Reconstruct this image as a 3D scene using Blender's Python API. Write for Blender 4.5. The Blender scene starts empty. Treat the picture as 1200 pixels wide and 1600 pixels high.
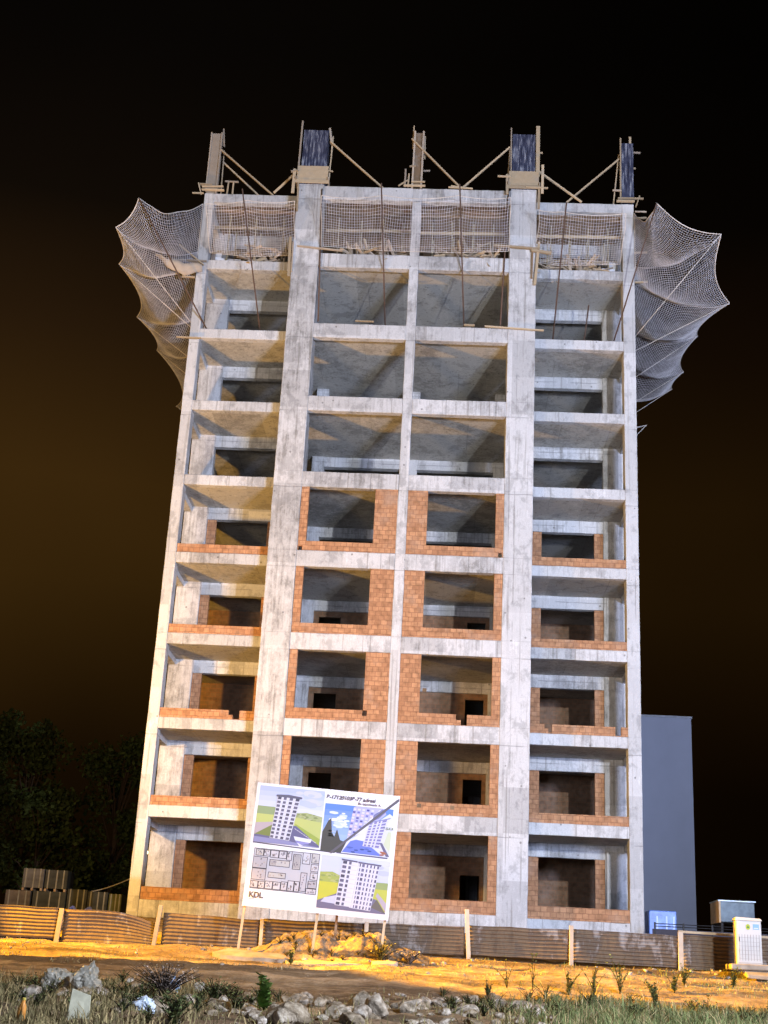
import bpy, bmesh, math, random
import numpy as np
from mathutils import Vector, Matrix
from mathutils import noise as mn
R = random.Random(7)
scene = bpy.context.scene
col = scene.collection

# ---------------------------------------------------------------- camera
cam_d = bpy.data.cameras.new('camera'); cam = bpy.data.objects.new('camera', cam_d); col.objects.link(cam)
scene.camera = cam
CP = Vector((1.4736, -45.7115, -2.0005)); pit, yaw, rol = 0.34191, -0.047126, 0.052631
fw = Vector((math.sin(yaw)*math.cos(pit), math.cos(yaw)*math.cos(pit), math.sin(pit)))
rt = Vector((math.cos(yaw), -math.sin(yaw), 0)); up = rt.cross(fw)
cr = rt*math.cos(rol)+up*math.sin(rol); cu = up*math.cos(rol)-rt*math.sin(rol)
m = Matrix((cr, cu, -fw)).transposed().to_4x4(); m.translation = CP; cam.matrix_world = m
cam_d.sensor_fit = 'VERTICAL'; cam_d.sensor_height = 24; cam_d.lens = 2091.82/1600*24
cam_d.clip_end = 2000
scene.render.resolution_x = 768; scene.render.resolution_y = 1024
scene.view_settings.view_transform = 'Standard'; scene.view_settings.look = 'None'
scene.view_settings.exposure = 0; scene.view_settings.gamma = 1
scene.render.engine = 'CYCLES'
scene.cycles.max_bounces = 8; scene.cycles.diffuse_bounces = 5

# ---------------------------------------------------------------- world: night sky lit by town glow
W = bpy.data.worlds.new("World"); scene.world = W; W.use_nodes = True
nt = W.node_tree; N = nt.nodes; L = nt.links; bg = N['Background']
tc = N.new('ShaderNodeTexCoord'); sp = N.new('ShaderNodeSeparateXYZ'); L.new(tc.outputs['Generated'], sp.inputs[0])
r1 = N.new('ShaderNodeValToRGB'); L.new(sp.outputs['Z'], r1.inputs[0])
e = r1.color_ramp.elements
e[0].position = 0.0; e[0].color = (.0030, .0014, .0004, 1)
e[1].position = 1.0; e[1].color = (.0010, .0007, .0005, 1)
for p, c in ((.14, (.0065, .0030, .0007, 1)), (.27, (.022, .0104, .0020, 1)), (.34, (.023, .0108, .0022, 1)), (.44, (.010, .0048, .0016, 1)), (.52, (.0028, .0017, .0009, 1)), (.62, (.0014, .0010, .0007, 1))):
    q = e.new(p); q.color = c
mx = N.new('ShaderNodeMapRange'); L.new(sp.outputs['X'], mx.inputs[0])
mx.inputs['From Min'].default_value = -.45; mx.inputs['From Max'].default_value = .30
mx.inputs['To Min'].default_value = 1.65; mx.inputs['To Max'].default_value = .42
ns = N.new('ShaderNodeTexNoise'); ns.inputs['Scale'].default_value = 2.2; ns.inputs['Detail'].default_value = 3; L.new(tc.outputs['Generated'], ns.inputs[0])
mm = N.new('ShaderNodeMath'); mm.operation = 'MULTIPLY'; L.new(mx.outputs[0], mm.inputs[0])
ma = N.new('ShaderNodeMath'); ma.operation = 'MULTIPLY_ADD'; ma.inputs[1].default_value = 2.0; ma.inputs[2].default_value = .0; L.new(ns.outputs[0], ma.inputs[0]); L.new(ma.outputs[0], mm.inputs[1])
vm = N.new('ShaderNodeVectorMath'); vm.operation = 'SCALE'; L.new(r1.outputs[0], vm.inputs[0]); L.new(mm.outputs[0], vm.inputs['Scale'])
L.new(vm.outputs[0], bg.inputs[0]); bg.inputs[1].default_value = 1.0

# ---------------------------------------------------------------- lamps of the place and added fill lights
def lamp(name, kind, loc, power, color, size=.3, target=None, cone=None, blend=.3):
    d = bpy.data.lights.new(name, kind); d.energy = power; d.color = color; d.shadow_soft_size = size
    o = bpy.data.objects.new(name, d); col.objects.link(o); o.location = loc
    if target: o.rotation_euler = (Vector(target)-Vector(loc)).to_track_quat('-Z', 'Y').to_euler()
    if cone: d.spot_size = math.radians(cone); d.spot_blend = blend
    return o
lamp('floodlight', 'SPOT', (19, -43, 5.2), 71000, (.50, .62, 1.0), 2.6, (-1, 0, 17.5), 62, .5)
lamp('white_fill', 'POINT', (13, -38, 7.5), 36000, (.88, .92, 1.0), .3)  # added fill that brightens the dark foreground; no known street lamp
lamp('sodium_street_lamp', 'SPOT', (-13.5, -9.8, 5.2), 10500, (1, .52, .08), .3, (-4, 0, 10), 140, .4)
lamp('sodium_fill', 'SPOT', (-20, -41, 4), 21000, (1, .74, .40), 3.0, (0, 0, 18), 60, .5)  # added warm fill for the shaded ceilings and bays; no known lamp there
lamp('front_fill', 'SPOT', (-3, -44, 1.5), 13000, (.70, .78, 1.0), 3.0, (0, 0, 18), 60, .5)  # added soft frontal fill that flattens the bay shadows
lamp('sodium_road_lamp', 'SPOT', (-17, -10.75, 7.5), 260000, (1, .47, .006), .12, (5.5, -12.3, -1.6), 18, .30)
lamp('sodium_road_lamp', 'SPOT', (-15, -14.2, 7.5), 48000, (1, .47, .006), .12, (-6.5, -10.3, -1.1), 33, .30)
lamp('sodium_spill_fill', 'SPOT', (-14, -13.5, 8), 6500, (1, .55, .10), .3, (-3, -16.5, -2), 62, .8)  # added fill, not a known lamp: warms the left part of the bank
lamp('sodium_spill_fill', 'SPOT', (14.5, -14, 8), 6500, (1, .55, .10), .3, (4, -16, -2), 62, .8)  # same added fill for the right part of the bank

# ---------------------------------------------------------------- helpers
def link(name, me, parent=None):
    o = bpy.data.objects.new(name, me); col.objects.link(o)
    if parent is not None: o.parent = parent
    return o
def tag(o, label=None, cat=None, group=None, kind=None):
    if label: o['label'] = label
    if cat: o['category'] = cat
    if group: o['group'] = group
    if kind: o['kind'] = kind
    return o
def empty(name, loc=(0, 0, 0), rot=(0, 0, 0)):
    o = bpy.data.objects.new(name, None); col.objects.link(o); o.location = loc; o.rotation_euler = rot
    o.empty_display_size = .3
    return o
def copy_tree(o, parent=None):
    c = o.copy(); col.objects.link(c)
    if parent is not None: c.parent = parent
    for ch in o.children:
        copy_tree(ch, c)
    return c
class MB:
    def __init__(s): s.v = []; s.f = []; s.c = []
    def poly(s, pts, c=None):
        i = len(s.v); s.v += [tuple(p) for p in pts]; s.f.append(tuple(range(i, i+len(pts)))); s.c.append(c); return s
    def hexa(s, p, c=None):
        i = len(s.v); s.v += [tuple(q) for q in p]
        for f in ((3, 2, 1, 0), (4, 5, 6, 7), (0, 1, 5, 4), (1, 2, 6, 5), (2, 3, 7, 6), (3, 0, 4, 7)):
            s.f.append(tuple(i+k for k in f)); s.c.append(c)
        return s
    def box(s, x0, x1, y0, y1, z0, z1, c=None):
        return s.hexa([(x0, y0, z0), (x1, y0, z0), (x1, y1, z0), (x0, y1, z0), (x0, y0, z1), (x1, y0, z1), (x1, y1, z1), (x0, y1, z1)], c)
    def rbox(s, x0, x1, y0, y1, z0, z1, j=.010):
        lo = (x0, y0, z0); hi = (x1, y1, z1); ax = max(range(3), key=lambda k: hi[k]-lo[k]); n = max(2, int((hi[ax]-lo[ax])/.22))
        o1, o2 = [k for k in range(3) if k != ax]; b0 = len(s.v)
        for i in range(n+1):
            for ca, cb in ((0, 0), (1, 0), (1, 1), (0, 1)):
                p = [0, 0, 0]; p[ax] = lo[ax]+(hi[ax]-lo[ax])*i/n
                q = Vector((p[ax]*1.9+ca*7+cb*13, lo[o1]*3.1, lo[o2]*1.7)); q2 = q*2.7
                jj = j if 0 < i < n else 0
                p[o1] = (hi if ca else lo)[o1]+jj*(mn.noise(q)+.6*mn.noise(q2)); p[o2] = (hi if cb else lo)[o2]+jj*(mn.noise(q+Vector((31, 3, 5)))+.6*mn.noise(q2+Vector((3, 31, 5))))
                s.v.append(tuple(p))
        rev = (ax == 1)
        def F(f): s.f.append(tuple(reversed(f)) if rev else f); s.c.append(None)
        for i in range(n):
            a = b0+4*i
            for k in range(4): F((a+k, a+(k+1) % 4, a+4+(k+1) % 4, a+4+k))
        F((b0+3, b0+2, b0+1, b0)); a = b0+4*n; F((a, a+1, a+2, a+3)); return s
    def bar(s, a, b, w, h=None, c=None, upv=(0, 0, 1)):
        a = Vector(a); b = Vector(b); h = h or w; d = (b-a).normalized(); u = Vector(upv)
        if abs(d.dot(u)) > .98: u = Vector((0, 1, 0))
        x = d.cross(u).normalized()*w/2; y = x.cross(d).normalized()*h/2
        return s.hexa([a-x-y, a+x-y, b+x-y, b-x-y, a-x+y, a+x+y, b+x+y, b-x+y], c)
    def tube(s, pts, r, n=6, c=None, cap=True):
        pts = [Vector(p) for p in pts]; rings = []
        rr = r if isinstance(r, (list, tuple)) else [r]*len(pts)
        for i, p in enumerate(pts):
            d = (pts[min(i+1, len(pts)-1)]-pts[max(i-1, 0)])
            d = d.normalized() if d.length > 1e-9 else Vector((0, 0, 1))
            u = Vector((0, 0, 1)) if abs(d.z) < .9 else Vector((0, 1, 0))
            x = d.cross(u).normalized(); y = x.cross(d)
            b = len(s.v)
            for k in range(n):
                a = 2*math.pi*k/n; s.v.append(tuple(p+(x*math.cos(a)+y*math.sin(a))*rr[i]))
            rings.append(b)
        for a, b in zip(rings, rings[1:]):
            for k in range(n):
                s.f.append((a+k, a+(k+1) % n, b+(k+1) % n, b+k)); s.c.append(c)
        if cap and n > 2:
            s.f.append(tuple(rings[0]+k for k in reversed(range(n)))); s.c.append(c)
            s.f.append(tuple(rings[-1]+k for k in range(n))); s.c.append(c)
        return s
    def build(s, name, mat, parent=None, smooth=False, bevel=0):
        me = bpy.data.meshes.new(name); me.from_pydata(s.v, [], s.f); me.update()
        if any(c is not None for c in s.c):
            at = me.color_attributes.new('Col', 'FLOAT_COLOR', 'CORNER')
            k = 0; buf = []
            for p, c in zip(me.polygons, s.c):
                c = c or (1, 1, 1)
                buf += [c[0], c[1], c[2], 1]*p.loop_total
            at.data.foreach_set('color', buf)
        me.materials.append(mat)
        if smooth: me.polygons.foreach_set('use_smooth', [True]*len(me.polygons))
        o = link(name, me, parent)
        if bevel:
            b = o.modifiers.new('bevel', 'BEVEL'); b.width = bevel; b.segments = 1; b.limit_method = 'ANGLE'
        return o

# ---------------------------------------------------------------- materials
class NB:
    """small node builder"""
    def __init__(s, name, rough=.85, metal=0, coords='Object'):
        s.m = bpy.data.materials.new(name); s.m.use_nodes = True; s.t = s.m.node_tree
        s.b = s.t.nodes['Principled BSDF']; s.b.inputs['Roughness'].default_value = rough; s.b.inputs['Metallic'].default_value = metal
        s.b.inputs['Specular IOR Level'].default_value = .25
        s.co = s.t.nodes.new('ShaderNodeTexCoord').outputs[coords]
    def n(s, k, **kw):
        x = s.t.nodes.new('ShaderNode'+k)
        for a, v in kw.items(): setattr(x, a, v)
        return x
    def l(s, a, b): s.t.links.new(a, b)
    def setin(s, inp, v):
        if hasattr(v, 'links') or hasattr(v, 'is_linked'): s.l(v, inp)
        else: inp.default_value = v
    def map(s, scale=(1, 1, 1), loc=(0, 0, 0), rot=(0, 0, 0), src=None):
        x = s.n('Mapping'); s.l(src or s.co, x.inputs[0]); x.inputs['Scale'].default_value = scale; x.inputs['Location'].default_value = loc; x.inputs['Rotation'].default_value = rot
        return x.outputs[0]
    def noise(s, scale, detail=4, rough=.55, vec=None, dist=0):
        x = s.n('TexNoise'); s.l(vec or s.co, x.inputs['Vector']); x.inputs['Scale'].default_value = scale; x.inputs['Detail'].default_value = detail; x.inputs['Roughness'].default_value = rough; x.inputs['Distortion'].default_value = dist
        return x.outputs[0]
    def ramp(s, fac, stops, interp='LINEAR'):
        x = s.n('ValToRGB'); s.l(fac, x.inputs[0]); x.color_ramp.interpolation = interp; e = x.color_ramp.elements
        def c4(c): return (c, c, c, 1) if isinstance(c, (int, float)) else (*c, 1)
        e[0].position = stops[0][0]; e[0].color = c4(stops[0][1]); e[1].position = stops[-1][0]; e[1].color = c4(stops[-1][1])
        for p, c in stops[1:-1]: q = e.new(p); q.color = c4(c)
        return x.outputs[0]
    def math(s, op, a, b=0, c=0):
        x = s.n('Math', operation=op)
        s.setin(x.inputs[0], a); s.setin(x.inputs[1], b); s.setin(x.inputs[2], c)
        return x.outputs[0]
    def mix(s, fac, a, b, mode='MIX'):
        x = s.n('Mix', data_type='RGBA', blend_type=mode)
        s.setin(x.inputs[0], fac)
        for i, v in ((6, a), (7, b)):
            if isinstance(v, tuple): x.inputs[i].default_value = (*v, 1)
            else: s.l(v, x.inputs[i])
        return x.outputs[2]
    def color(s, c):
        if isinstance(c, tuple): s.b.inputs['Base Color'].default_value = (*c, 1)
        else: s.l(c, s.b.inputs['Base Color'])
    def bump(s, h, strength=.4, dist=.02):
        x = s.n('Bump'); x.inputs['Strength'].default_value = strength; x.inputs['Distance'].default_value = dist; s.l(h, x.inputs['Height']); s.l(x.outputs[0], s.b.inputs['Normal'])

def concrete(name, dark=(.30, .295, .285), light=(.63, .63, .63), warm=0):
    b = NB(name, .9)
    oi = b.n('ObjectInfo').outputs['Random']
    # every cast piece gets a shade and a pattern of its own
    off = b.n('CombineXYZ'); b.l(b.math('MULTIPLY', oi, 37.0), off.inputs[0]); b.l(b.math('MULTIPLY', oi, 91.0), off.inputs[2])
    va = b.n('VectorMath', operation='ADD'); b.l(b.co, va.inputs[0]); b.l(off.outputs[0], va.inputs[1]); co = va.outputs[0]
    big = b.noise(.55, 5, .6, b.map((1, 1, .8), src=co), .1)
    mid = b.noise(2.6, 9, .72, b.map((1.2, 1.2, .8), src=co), .2)
    streak = b.noise(1.6, 6, .65, b.map((7.0, 7.0, .5), src=co))
    fine = b.noise(16, 5, .6, co)
    f = b.math('ADD', b.math('MULTIPLY', big, .40), b.math('MULTIPLY', mid, .45))
    f = b.math('ADD', f, b.math('MULTIPLY', streak, .32))
    f = b.math('ADD', f, b.math('MULTIPLY', fine, .10))
    f = b.math('ADD', f, b.math('MULTIPLY', b.math('SUBTRACT', oi, .5), .10))
    midc = tuple(.55*a+.45*c for a, c in zip(light, dark)); hi = tuple(min(1, a*1.16) for a in light)
    c = b.ramp(f, [(.50, dark), (.565, midc), (.60, tuple(.85*x for x in light)), (.645, light), (.72, tuple(.9*x for x in light)), (.80, hi)])
    # hard edged laitance patches and formwork skins
    pat = b.ramp(b.noise(1.25, 8, .68, b.map((1.3, 1.3, 1.0), (3, 7, 1), src=co), .25), [(.535, 0.0), (.60, 1.0)])
    c = b.mix(b.math('MULTIPLY', pat, .6), c, tuple(.55*x for x in light))
    # formwork joints: every storey's pour line and board marks
    sx = b.n('SeparateXYZ'); b.l(b.co, sx.inputs[0])
    zz = b.math('FRACT', b.math('DIVIDE', b.math('ADD', sx.outputs['Z'], b.math('MULTIPLY', b.noise(2, 2, .5), .05)), 3.0))
    zl = b.math('LESS_THAN', b.math('ABSOLUTE', b.math('SUBTRACT', zz, .965)), .006)
    zl2 = b.math('LESS_THAN', b.math('ABSOLUTE', b.math('SUBTRACT', zz, .168)), .004)
    xx = b.math('FRACT', b.math('DIVIDE', b.math('ADD', sx.outputs['X'], b.math('MULTIPLY', oi, 3)), 1.83))
    xl = b.math('LESS_THAN', b.math('ABSOLUTE', b.math('SUBTRACT', xx, .5)), .006)
    br = b.ramp(b.noise(1.3, 3), [(.42, 0.0), (.55, 1.0)])
    ln = b.math('MULTIPLY', b.math('MAXIMUM', b.math('MAXIMUM', zl, b.math('MULTIPLY', zl2, .6)), xl), br)
    c = b.mix(b.math('MULTIPLY', ln, .38), c, (.12, .12, .12))
    fl = b.n('CombineXYZ'); b.l(b.math('FLOOR', b.math('ADD', b.math('DIVIDE', b.math('ADD', sx.outputs['X'], b.math('MULTIPLY', oi, 5.49)), 1.83), .5)), fl.inputs[0]); b.l(b.math('FLOOR', b.math('DIVIDE', sx.outputs['Z'], 1.5)), fl.inputs[2]); b.l(oi, fl.inputs[1])
    wn = b.n('TexWhiteNoise'); b.l(fl.outputs[0], wn.inputs['Vector'])
    c = b.mix(1.0, c, b.ramp(wn.outputs['Value'], [(0, .76), (.5, .93), (1, 1.06)]), 'MULTIPLY')
    # grey drips running down from the top edge of the pour
    dr_ = b.ramp(b.noise(1.0, 3, .5, b.map((9.0, 9.0, .22), (2, 0, 5), src=co)), [(.60, 0.0), (.68, .45)])
    c = b.mix(dr_, c, (.17, .155, .13))
    # pits and tie holes
    vo = b.n('TexVoronoi'); b.l(co, vo.inputs['Vector']); vo.inputs['Scale'].default_value = 1.7
    pit_ = b.math('LESS_THAN', vo.outputs['Distance'], .065)
    c = b.mix(b.math('MULTIPLY', pit_, .55), c, (.09, .088, .08))
    c = b.mix(1.0, c, b.ramp(b.noise(40, 3), [(.3, .82), (.7, 1.0)]), 'MULTIPLY')
    b.color(c)
    h = b.math('SUBTRACT', b.math('ADD', b.math('MULTIPLY', mid, .6), b.math('MULTIPLY', fine, .35)), b.math('MULTIPLY', b.math('ADD', ln, pit_), .5))
    b.bump(h, .55, .035)
    return b.m
M_con = concrete('concrete')
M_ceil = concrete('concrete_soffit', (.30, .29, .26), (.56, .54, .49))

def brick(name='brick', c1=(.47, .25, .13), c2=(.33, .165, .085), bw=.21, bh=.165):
    b = NB(name, .9)
    geo = b.n('NewGeometry'); sx = b.n('SeparateXYZ'); b.l(b.co, sx.inputs[0])
    sn = b.n('SeparateXYZ'); b.l(geo.outputs['Normal'], sn.inputs[0])
    horiz = b.math('GREATER_THAN', b.math('ABSOLUTE', sn.outputs['X']), .6)
    u = b.math('ADD', b.math('MULTIPLY', sx.outputs['X'], b.math('SUBTRACT', 1.0, horiz)), b.math('MULTIPLY', sx.outputs['Y'], horiz))
    cb = b.n('CombineXYZ'); b.l(u, cb.inputs[0]); b.l(sx.outputs['Z'], cb.inputs[1])
    wob = b.n('VectorMath', operation='ADD'); b.l(cb.outputs[0], wob.inputs[0])
    nn = b.n('TexNoise'); b.l(b.co, nn.inputs['Vector']); nn.inputs['Scale'].default_value = 3
    sc = b.n('VectorMath', operation='SCALE'); b.l(nn.outputs['Color'], sc.inputs[0]); sc.inputs['Scale'].default_value = .05; b.l(sc.outputs[0], wob.inputs[1])
    t = b.n('TexBrick'); b.l(wob.outputs[0], t.inputs['Vector']); t.inputs['Scale'].default_value = 1
    t.inputs['Brick Width'].default_value = bw; t.inputs['Row Height'].default_value = bh; t.inputs['Mortar Size'].default_value = .012; t.inputs['Mortar Smooth'].default_value = .3
    t.inputs['Color1'].default_value = (*c1, 1); t.inputs['Color2'].default_value = (*c2, 1); t.inputs['Mortar'].default_value = (.28, .14, .075, 1); t.inputs['Bias'].default_value = -.1
    # per-brick value by rounding the coordinates is noisy enough through a coarse noise
    v = b.ramp(b.noise(5.5, 2, .5), [(.32, .76), (.5, 1.0), (.68, 1.14)])
    c = b.mix(1.0, t.outputs['Color'], v, 'MULTIPLY')
    g = b.ramp(b.noise(1.1, 5, .6), [(.52, 0.0), (.75, .45)])
    c = b.mix(g, c, (.42, .33, .26))
    b.color(c)
    b.bump(b.math('SUBTRACT', b.math('MULTIPLY', b.noise(20, 3), .25), t.outputs['Fac']), .4, .012)
    return b.m
M_brick = brick()
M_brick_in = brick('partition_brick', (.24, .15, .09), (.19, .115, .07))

def wood(name, c1, c2, rough=.8):
    b = NB(name, rough)
    oi = b.n('ObjectInfo').outputs['Random']
    g = b.noise(6, 5, .6, b.map((1, 1, 1), (0, 0, 0)))
    c = b.mix(g, c1, c2)
    c = b.mix(1.0, c, b.ramp(oi, [(0, .62), (1, 1.15)]), 'MULTIPLY')
    st = b.ramp(b.noise(2.2, 4), [(.55, 0.0), (.72, .55)])
    c = b.mix(st, c, (.30, .28, .25))
    b.color(c); b.bump(b.noise(30, 3, .6, b.map((1, 1, 4))), .3, .01)
    return b.m
M_wood = wood('raw_timber', (.58, .46, .31), (.40, .30, .18))
M_woodg = wood('grey_timber', (.50, .42, .33), (.34, .27, .20))
M_woodd = wood('old_timber', (.30, .20, .12), (.18, .12, .07))

def plywood():
    b = NB('film_faced_plywood', .45)
    s = b.noise(2.4, 6, .65, b.map((5, 5, .55)))
    c = b.ramp(s, [(.36, (.018, .020, .034)), (.50, (.045, .050, .085)), (.58, (.16, .17, .21)), (.68, (.46, .47, .50))])
    p = b.ramp(b.noise(1.4, 5), [(.5, 0.0), (.7, .6)])
    c = b.mix(p, c, (.075, .08, .12))
    b.color(c); return b.m
M_ply = plywood()
def simple(name, c, rough=.8, metal=0, var=.3, scale=4, spec=None):
    b = NB(name, rough, metal)
    v = b.ramp(b.noise(scale, 5, .6), [(.3, 1-var), (.7, 1+var*.5)])
    b.color(b.mix(1.0, c, v, 'MULTIPLY')); b.bump(b.noise(scale*5, 3), .2, .01)
    return b.m
M_net = simple('net_cord', (.56, .54, .56), .9)
M_net2 = simple('pale_net_cord', (.70, .67, .68), .9)
M_rope = simple('rope', (.66, .60, .54), .9)
M_pole = simple('rusty_pole', (.12, .075, .055), .7)
M_steel = simple('prop_steel', (.42, .36, .24), .6, .2)
M_white = simple('aerated_block', (.72, .72, .74), .9, 0, .12)
M_plaster = simple('plaster_grey_blue', (.40, .43, .54), .8, 0, .06, .6)
M_black = simple('dark_metal', (.02, .02, .022), .6)
M_darkfence = simple('dark_sheet', (.035, .030, .045), .6)

def rust():
    b = NB('rusty_corrugated_sheet', .6, .15)
    n1 = b.noise(.9, 6, .62, b.map((1, 1, .6)), 1.0)
    n2 = b.noise(3.2, 6, .6, b.map((1.6, 1, .5)), .4)
    f = b.math('ADD', b.math('MULTIPLY', n1, .6), b.math('MULTIPLY', n2, .4))
    c = b.ramp(f, [(.34, (.26, .25, .24)), (.42, (.22, .19, .165)), (.47, (.10, .072, .05)), (.55, (.145, .102, .062)), (.64, (.095, .064, .040)), (.72, (.20, .15, .095))])
    b.color(c); b.bump(n2, .2, .01); return b.m
M_rust = rust()

def ground_mat():
    b = NB('site_soil', .95)
    sx = b.n('SeparateXYZ'); b.l(b.co, sx.inputs[0])
    n1 = b.noise(.35, 6, .6, b.map((.45, 1, 1)), .6); n2 = b.noise(2.6, 7, .65); n3 = b.noise(14, 5, .6)
    f = b.math('ADD', b.math('ADD', b.math('MULTIPLY', n1, .5), b.math('MULTIPLY', n2, .35)), b.math('MULTIPLY', n3, .15))
    c = b.ramp(f, [(.36, (.085, .058, .036)), (.47, (.17, .12, .078)), (.55, (.27, .205, .14)), (.66, (.40, .33, .25))])
    # tyre-worn ruts running along the track
    rut = b.ramp(b.noise(1.0, 4, .5, b.map((.06, 2.3, 1)), .2), [(.44, .55), (.52, 1.0), (.60, 1.25)])
    c = b.mix(1.0, c, rut, 'MULTIPLY')
    vo = b.n('TexVoronoi'); b.l(b.co, vo.inputs['Vector']); vo.inputs['Scale'].default_value = 7.5
    st = b.math('MULTIPLY', b.math('LESS_THAN', vo.outputs['Distance'], .17), b.ramp(n2, [(.52, 0.0), (.6, 1.0)]))
    c = b.mix(b.math('MULTIPLY', st, .7), c, (.45, .40, .33))
    b.color(c)
    b.bump(b.math('ADD', b.math('ADD', b.math('MULTIPLY', n2, .8), b.math('MULTIPLY', n3, .5)), b.math('MULTIPLY', st, .5)), .9, .09)
    return b.m
M_ground = ground_mat()
def stone_mat():
    b = NB('rock', .9)
    oi = b.n('ObjectInfo').outputs['Random']
    n = b.noise(3.2, 7, .62); n2 = b.noise(13, 5, .6)
    c = b.ramp(b.math('ADD', b.math('MULTIPLY', n, .7), b.math('MULTIPLY', n2, .3)), [(.36, (.09, .078, .062)), (.47, (.25, .22, .185)), (.56, (.40, .37, .33)), (.68, (.60, .58, .55))])
    c = b.mix(1.0, c, b.ramp(oi, [(0, (.62, .56, .48)), (.5, (.95, .92, .88)), (1, (1.15, 1.15, 1.2))]), 'MULTIPLY')
    b.color(c); b.bump(b.math('ADD', n, b.math('MULTIPLY', n2, .5)), .8, .05); return b.m
M_rock = stone_mat()
def leafm(name, c, var=.5, trans=True):
    b = NB(name, .7)
    v = b.ramp(b.noise(2.2, 4, .6), [(.3, 1-var), (.7, 1+var)])
    at = b.n('Attribute', attribute_name='Col').outputs['Color']
    b.color(b.mix(1.0, b.mix(1.0, c, v, 'MULTIPLY'), at, 'MULTIPLY')); return b.m
M_grass = leafm('grass_blades', (.125, .125, .065))
M_weed = leafm('weed_leaves', (.11, .145, .06))
M_fresh = leafm('fresh_leaves', (.13, .23, .06))
M_dry = leafm('dry_brush', (.40, .35, .34))
M_tree = leafm('tree_foliage', (.05, .075, .022))
M_bark = simple('bark', (.07, .05, .035), .9)
M_plastic = simple('plastic_film', (.30, .30, .28), .35, 0, .4, 6)
M_bluepl = simple('blue_plastic', (.25, .42, .75), .35, 0, .5, 12)
def colm(name, rough=.6):
    b = NB(name, rough); b.color(b.mix(1.0, b.n('Attribute', attribute_name='Col').outputs['Color'], (.62, .62, .62), 'MULTIPLY')); return b.m
M_print = colm('printed_vinyl', .55)
M_paint = colm('painted_surface', .6)
def emis(name, c, s):
    m_ = bpy.data.materials.new(name); m_.use_nodes = True; b = m_.node_tree.nodes['Principled BSDF']
    b.inputs['Emission Color'].default_value = (*c, 1); b.inputs['Emission Strength'].default_value = s; return m_

# ---------------------------------------------------------------- terrain
GZ = [(-1500, -9), (-200, -6.5), (-60, -4.2), (-45, -3.6), (-25, -2.50), (-18, -2.30), (-15.6, -2.12), (-14.6, -1.90), (-13.8, -1.74), (-9, -1.20), (-5, -.55), (0, -.14), (8, -.1), (2000, -.1)]
gx, gy = zip(*GZ)
def ground_z(x, y, rough=True):
    z = float(np.interp(y, gx, gy))
    # the bank wanders a little
    if rough and -45 < y < 6 and abs(x) < 40:
        w = min(1, (6-y)/3)
        z += (.10*mn.noise(Vector((x*.35, y*.5, 1.3)))+.05*mn.noise(Vector((x*1.3, y*1.7, 4.1)))+(.035 if y > -15 else .05)*mn.noise(Vector((x*3.3, y*3.9, 9.1))))*w
        if -14 < y < -9.3: z += .04*math.sin(y*4.5+.4*math.sin(x*.4))
        if y < -16: z += .08*mn.noise(Vector((x*.9, y*.9, 7.7)))
        # spoil heap in front of the fence
    return z
def axis(lo, hi, step, far):
    a = [lo]; 
    while a[-1] < hi: a.append(a[-1]+step)
    s = step
    left = []; x = lo
    while x > -far: s *= 1.5; x -= s; left.append(x)
    s = step; right = []; x = a[-1]
    while x < far: s *= 1.5; x += s; right.append(x)
    return left[::-1]+a+right
xs = axis(-14, 15, .11, 1500); ys = axis(-31, -7, .10, 1500)
v = [(x, y, ground_z(x, y)) for y in ys for x in xs]; nx = len(xs)
f = [(j*nx+i, j*nx+i+1, (j+1)*nx+i+1, (j+1)*nx+i) for j in range(len(ys)-1) for i in range(nx-1)]
me = bpy.data.meshes.new('ground'); me.from_pydata(v, [], f); me.materials.append(M_ground)
me.polygons.foreach_set('use_smooth', [True]*len(me.polygons))
tag(link('ground', me), 'rutted soil track and sloping waste ground in front of the building site', kind='structure')

# ---------------------------------------------------------------- the building
XL, XLi, W0, W1, V0, V1, XRi, XR = -8.487, -8.098, -4.693, -3.660, 3.626, 4.644, 8.031, 8.482
PR = .747; DB = 2.46; MID = .178; DEP = 14.0
ZS = lambda k: 3.487+3*(k-1)      # top of slab k
ZB = .40                          # level of the window sill course on the base
bld = empty('unfinished_building')
tag(bld, 'nine storey raw concrete building frame with orange brick infill in its lower five storeys', 'building')
TOP = ZS(9)
def part(mb, name, mat=M_con, bevel=.012, label=None):
    o = mb.build(name, mat, bld, bevel=bevel)
    if label: o['label'] = label
    return o
# front columns
part(MB().rbox(XL, XLi, 0, .55, -1.2, TOP+.004), 'column')
part(MB().rbox(XRi, XR, 0, .55, -1.2, TOP+.004), 'column')
part(MB().rbox(W0, W1, -PR, .25, -1.2, TOP+.06), 'column')
part(MB().rbox(V0, V1, -PR, .25, -1.2, TOP+.06), 'column')
part(MB().rbox(-MID, MID, -PR+.02, -.35, -1.0, TOP-.02), 'column')
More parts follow.
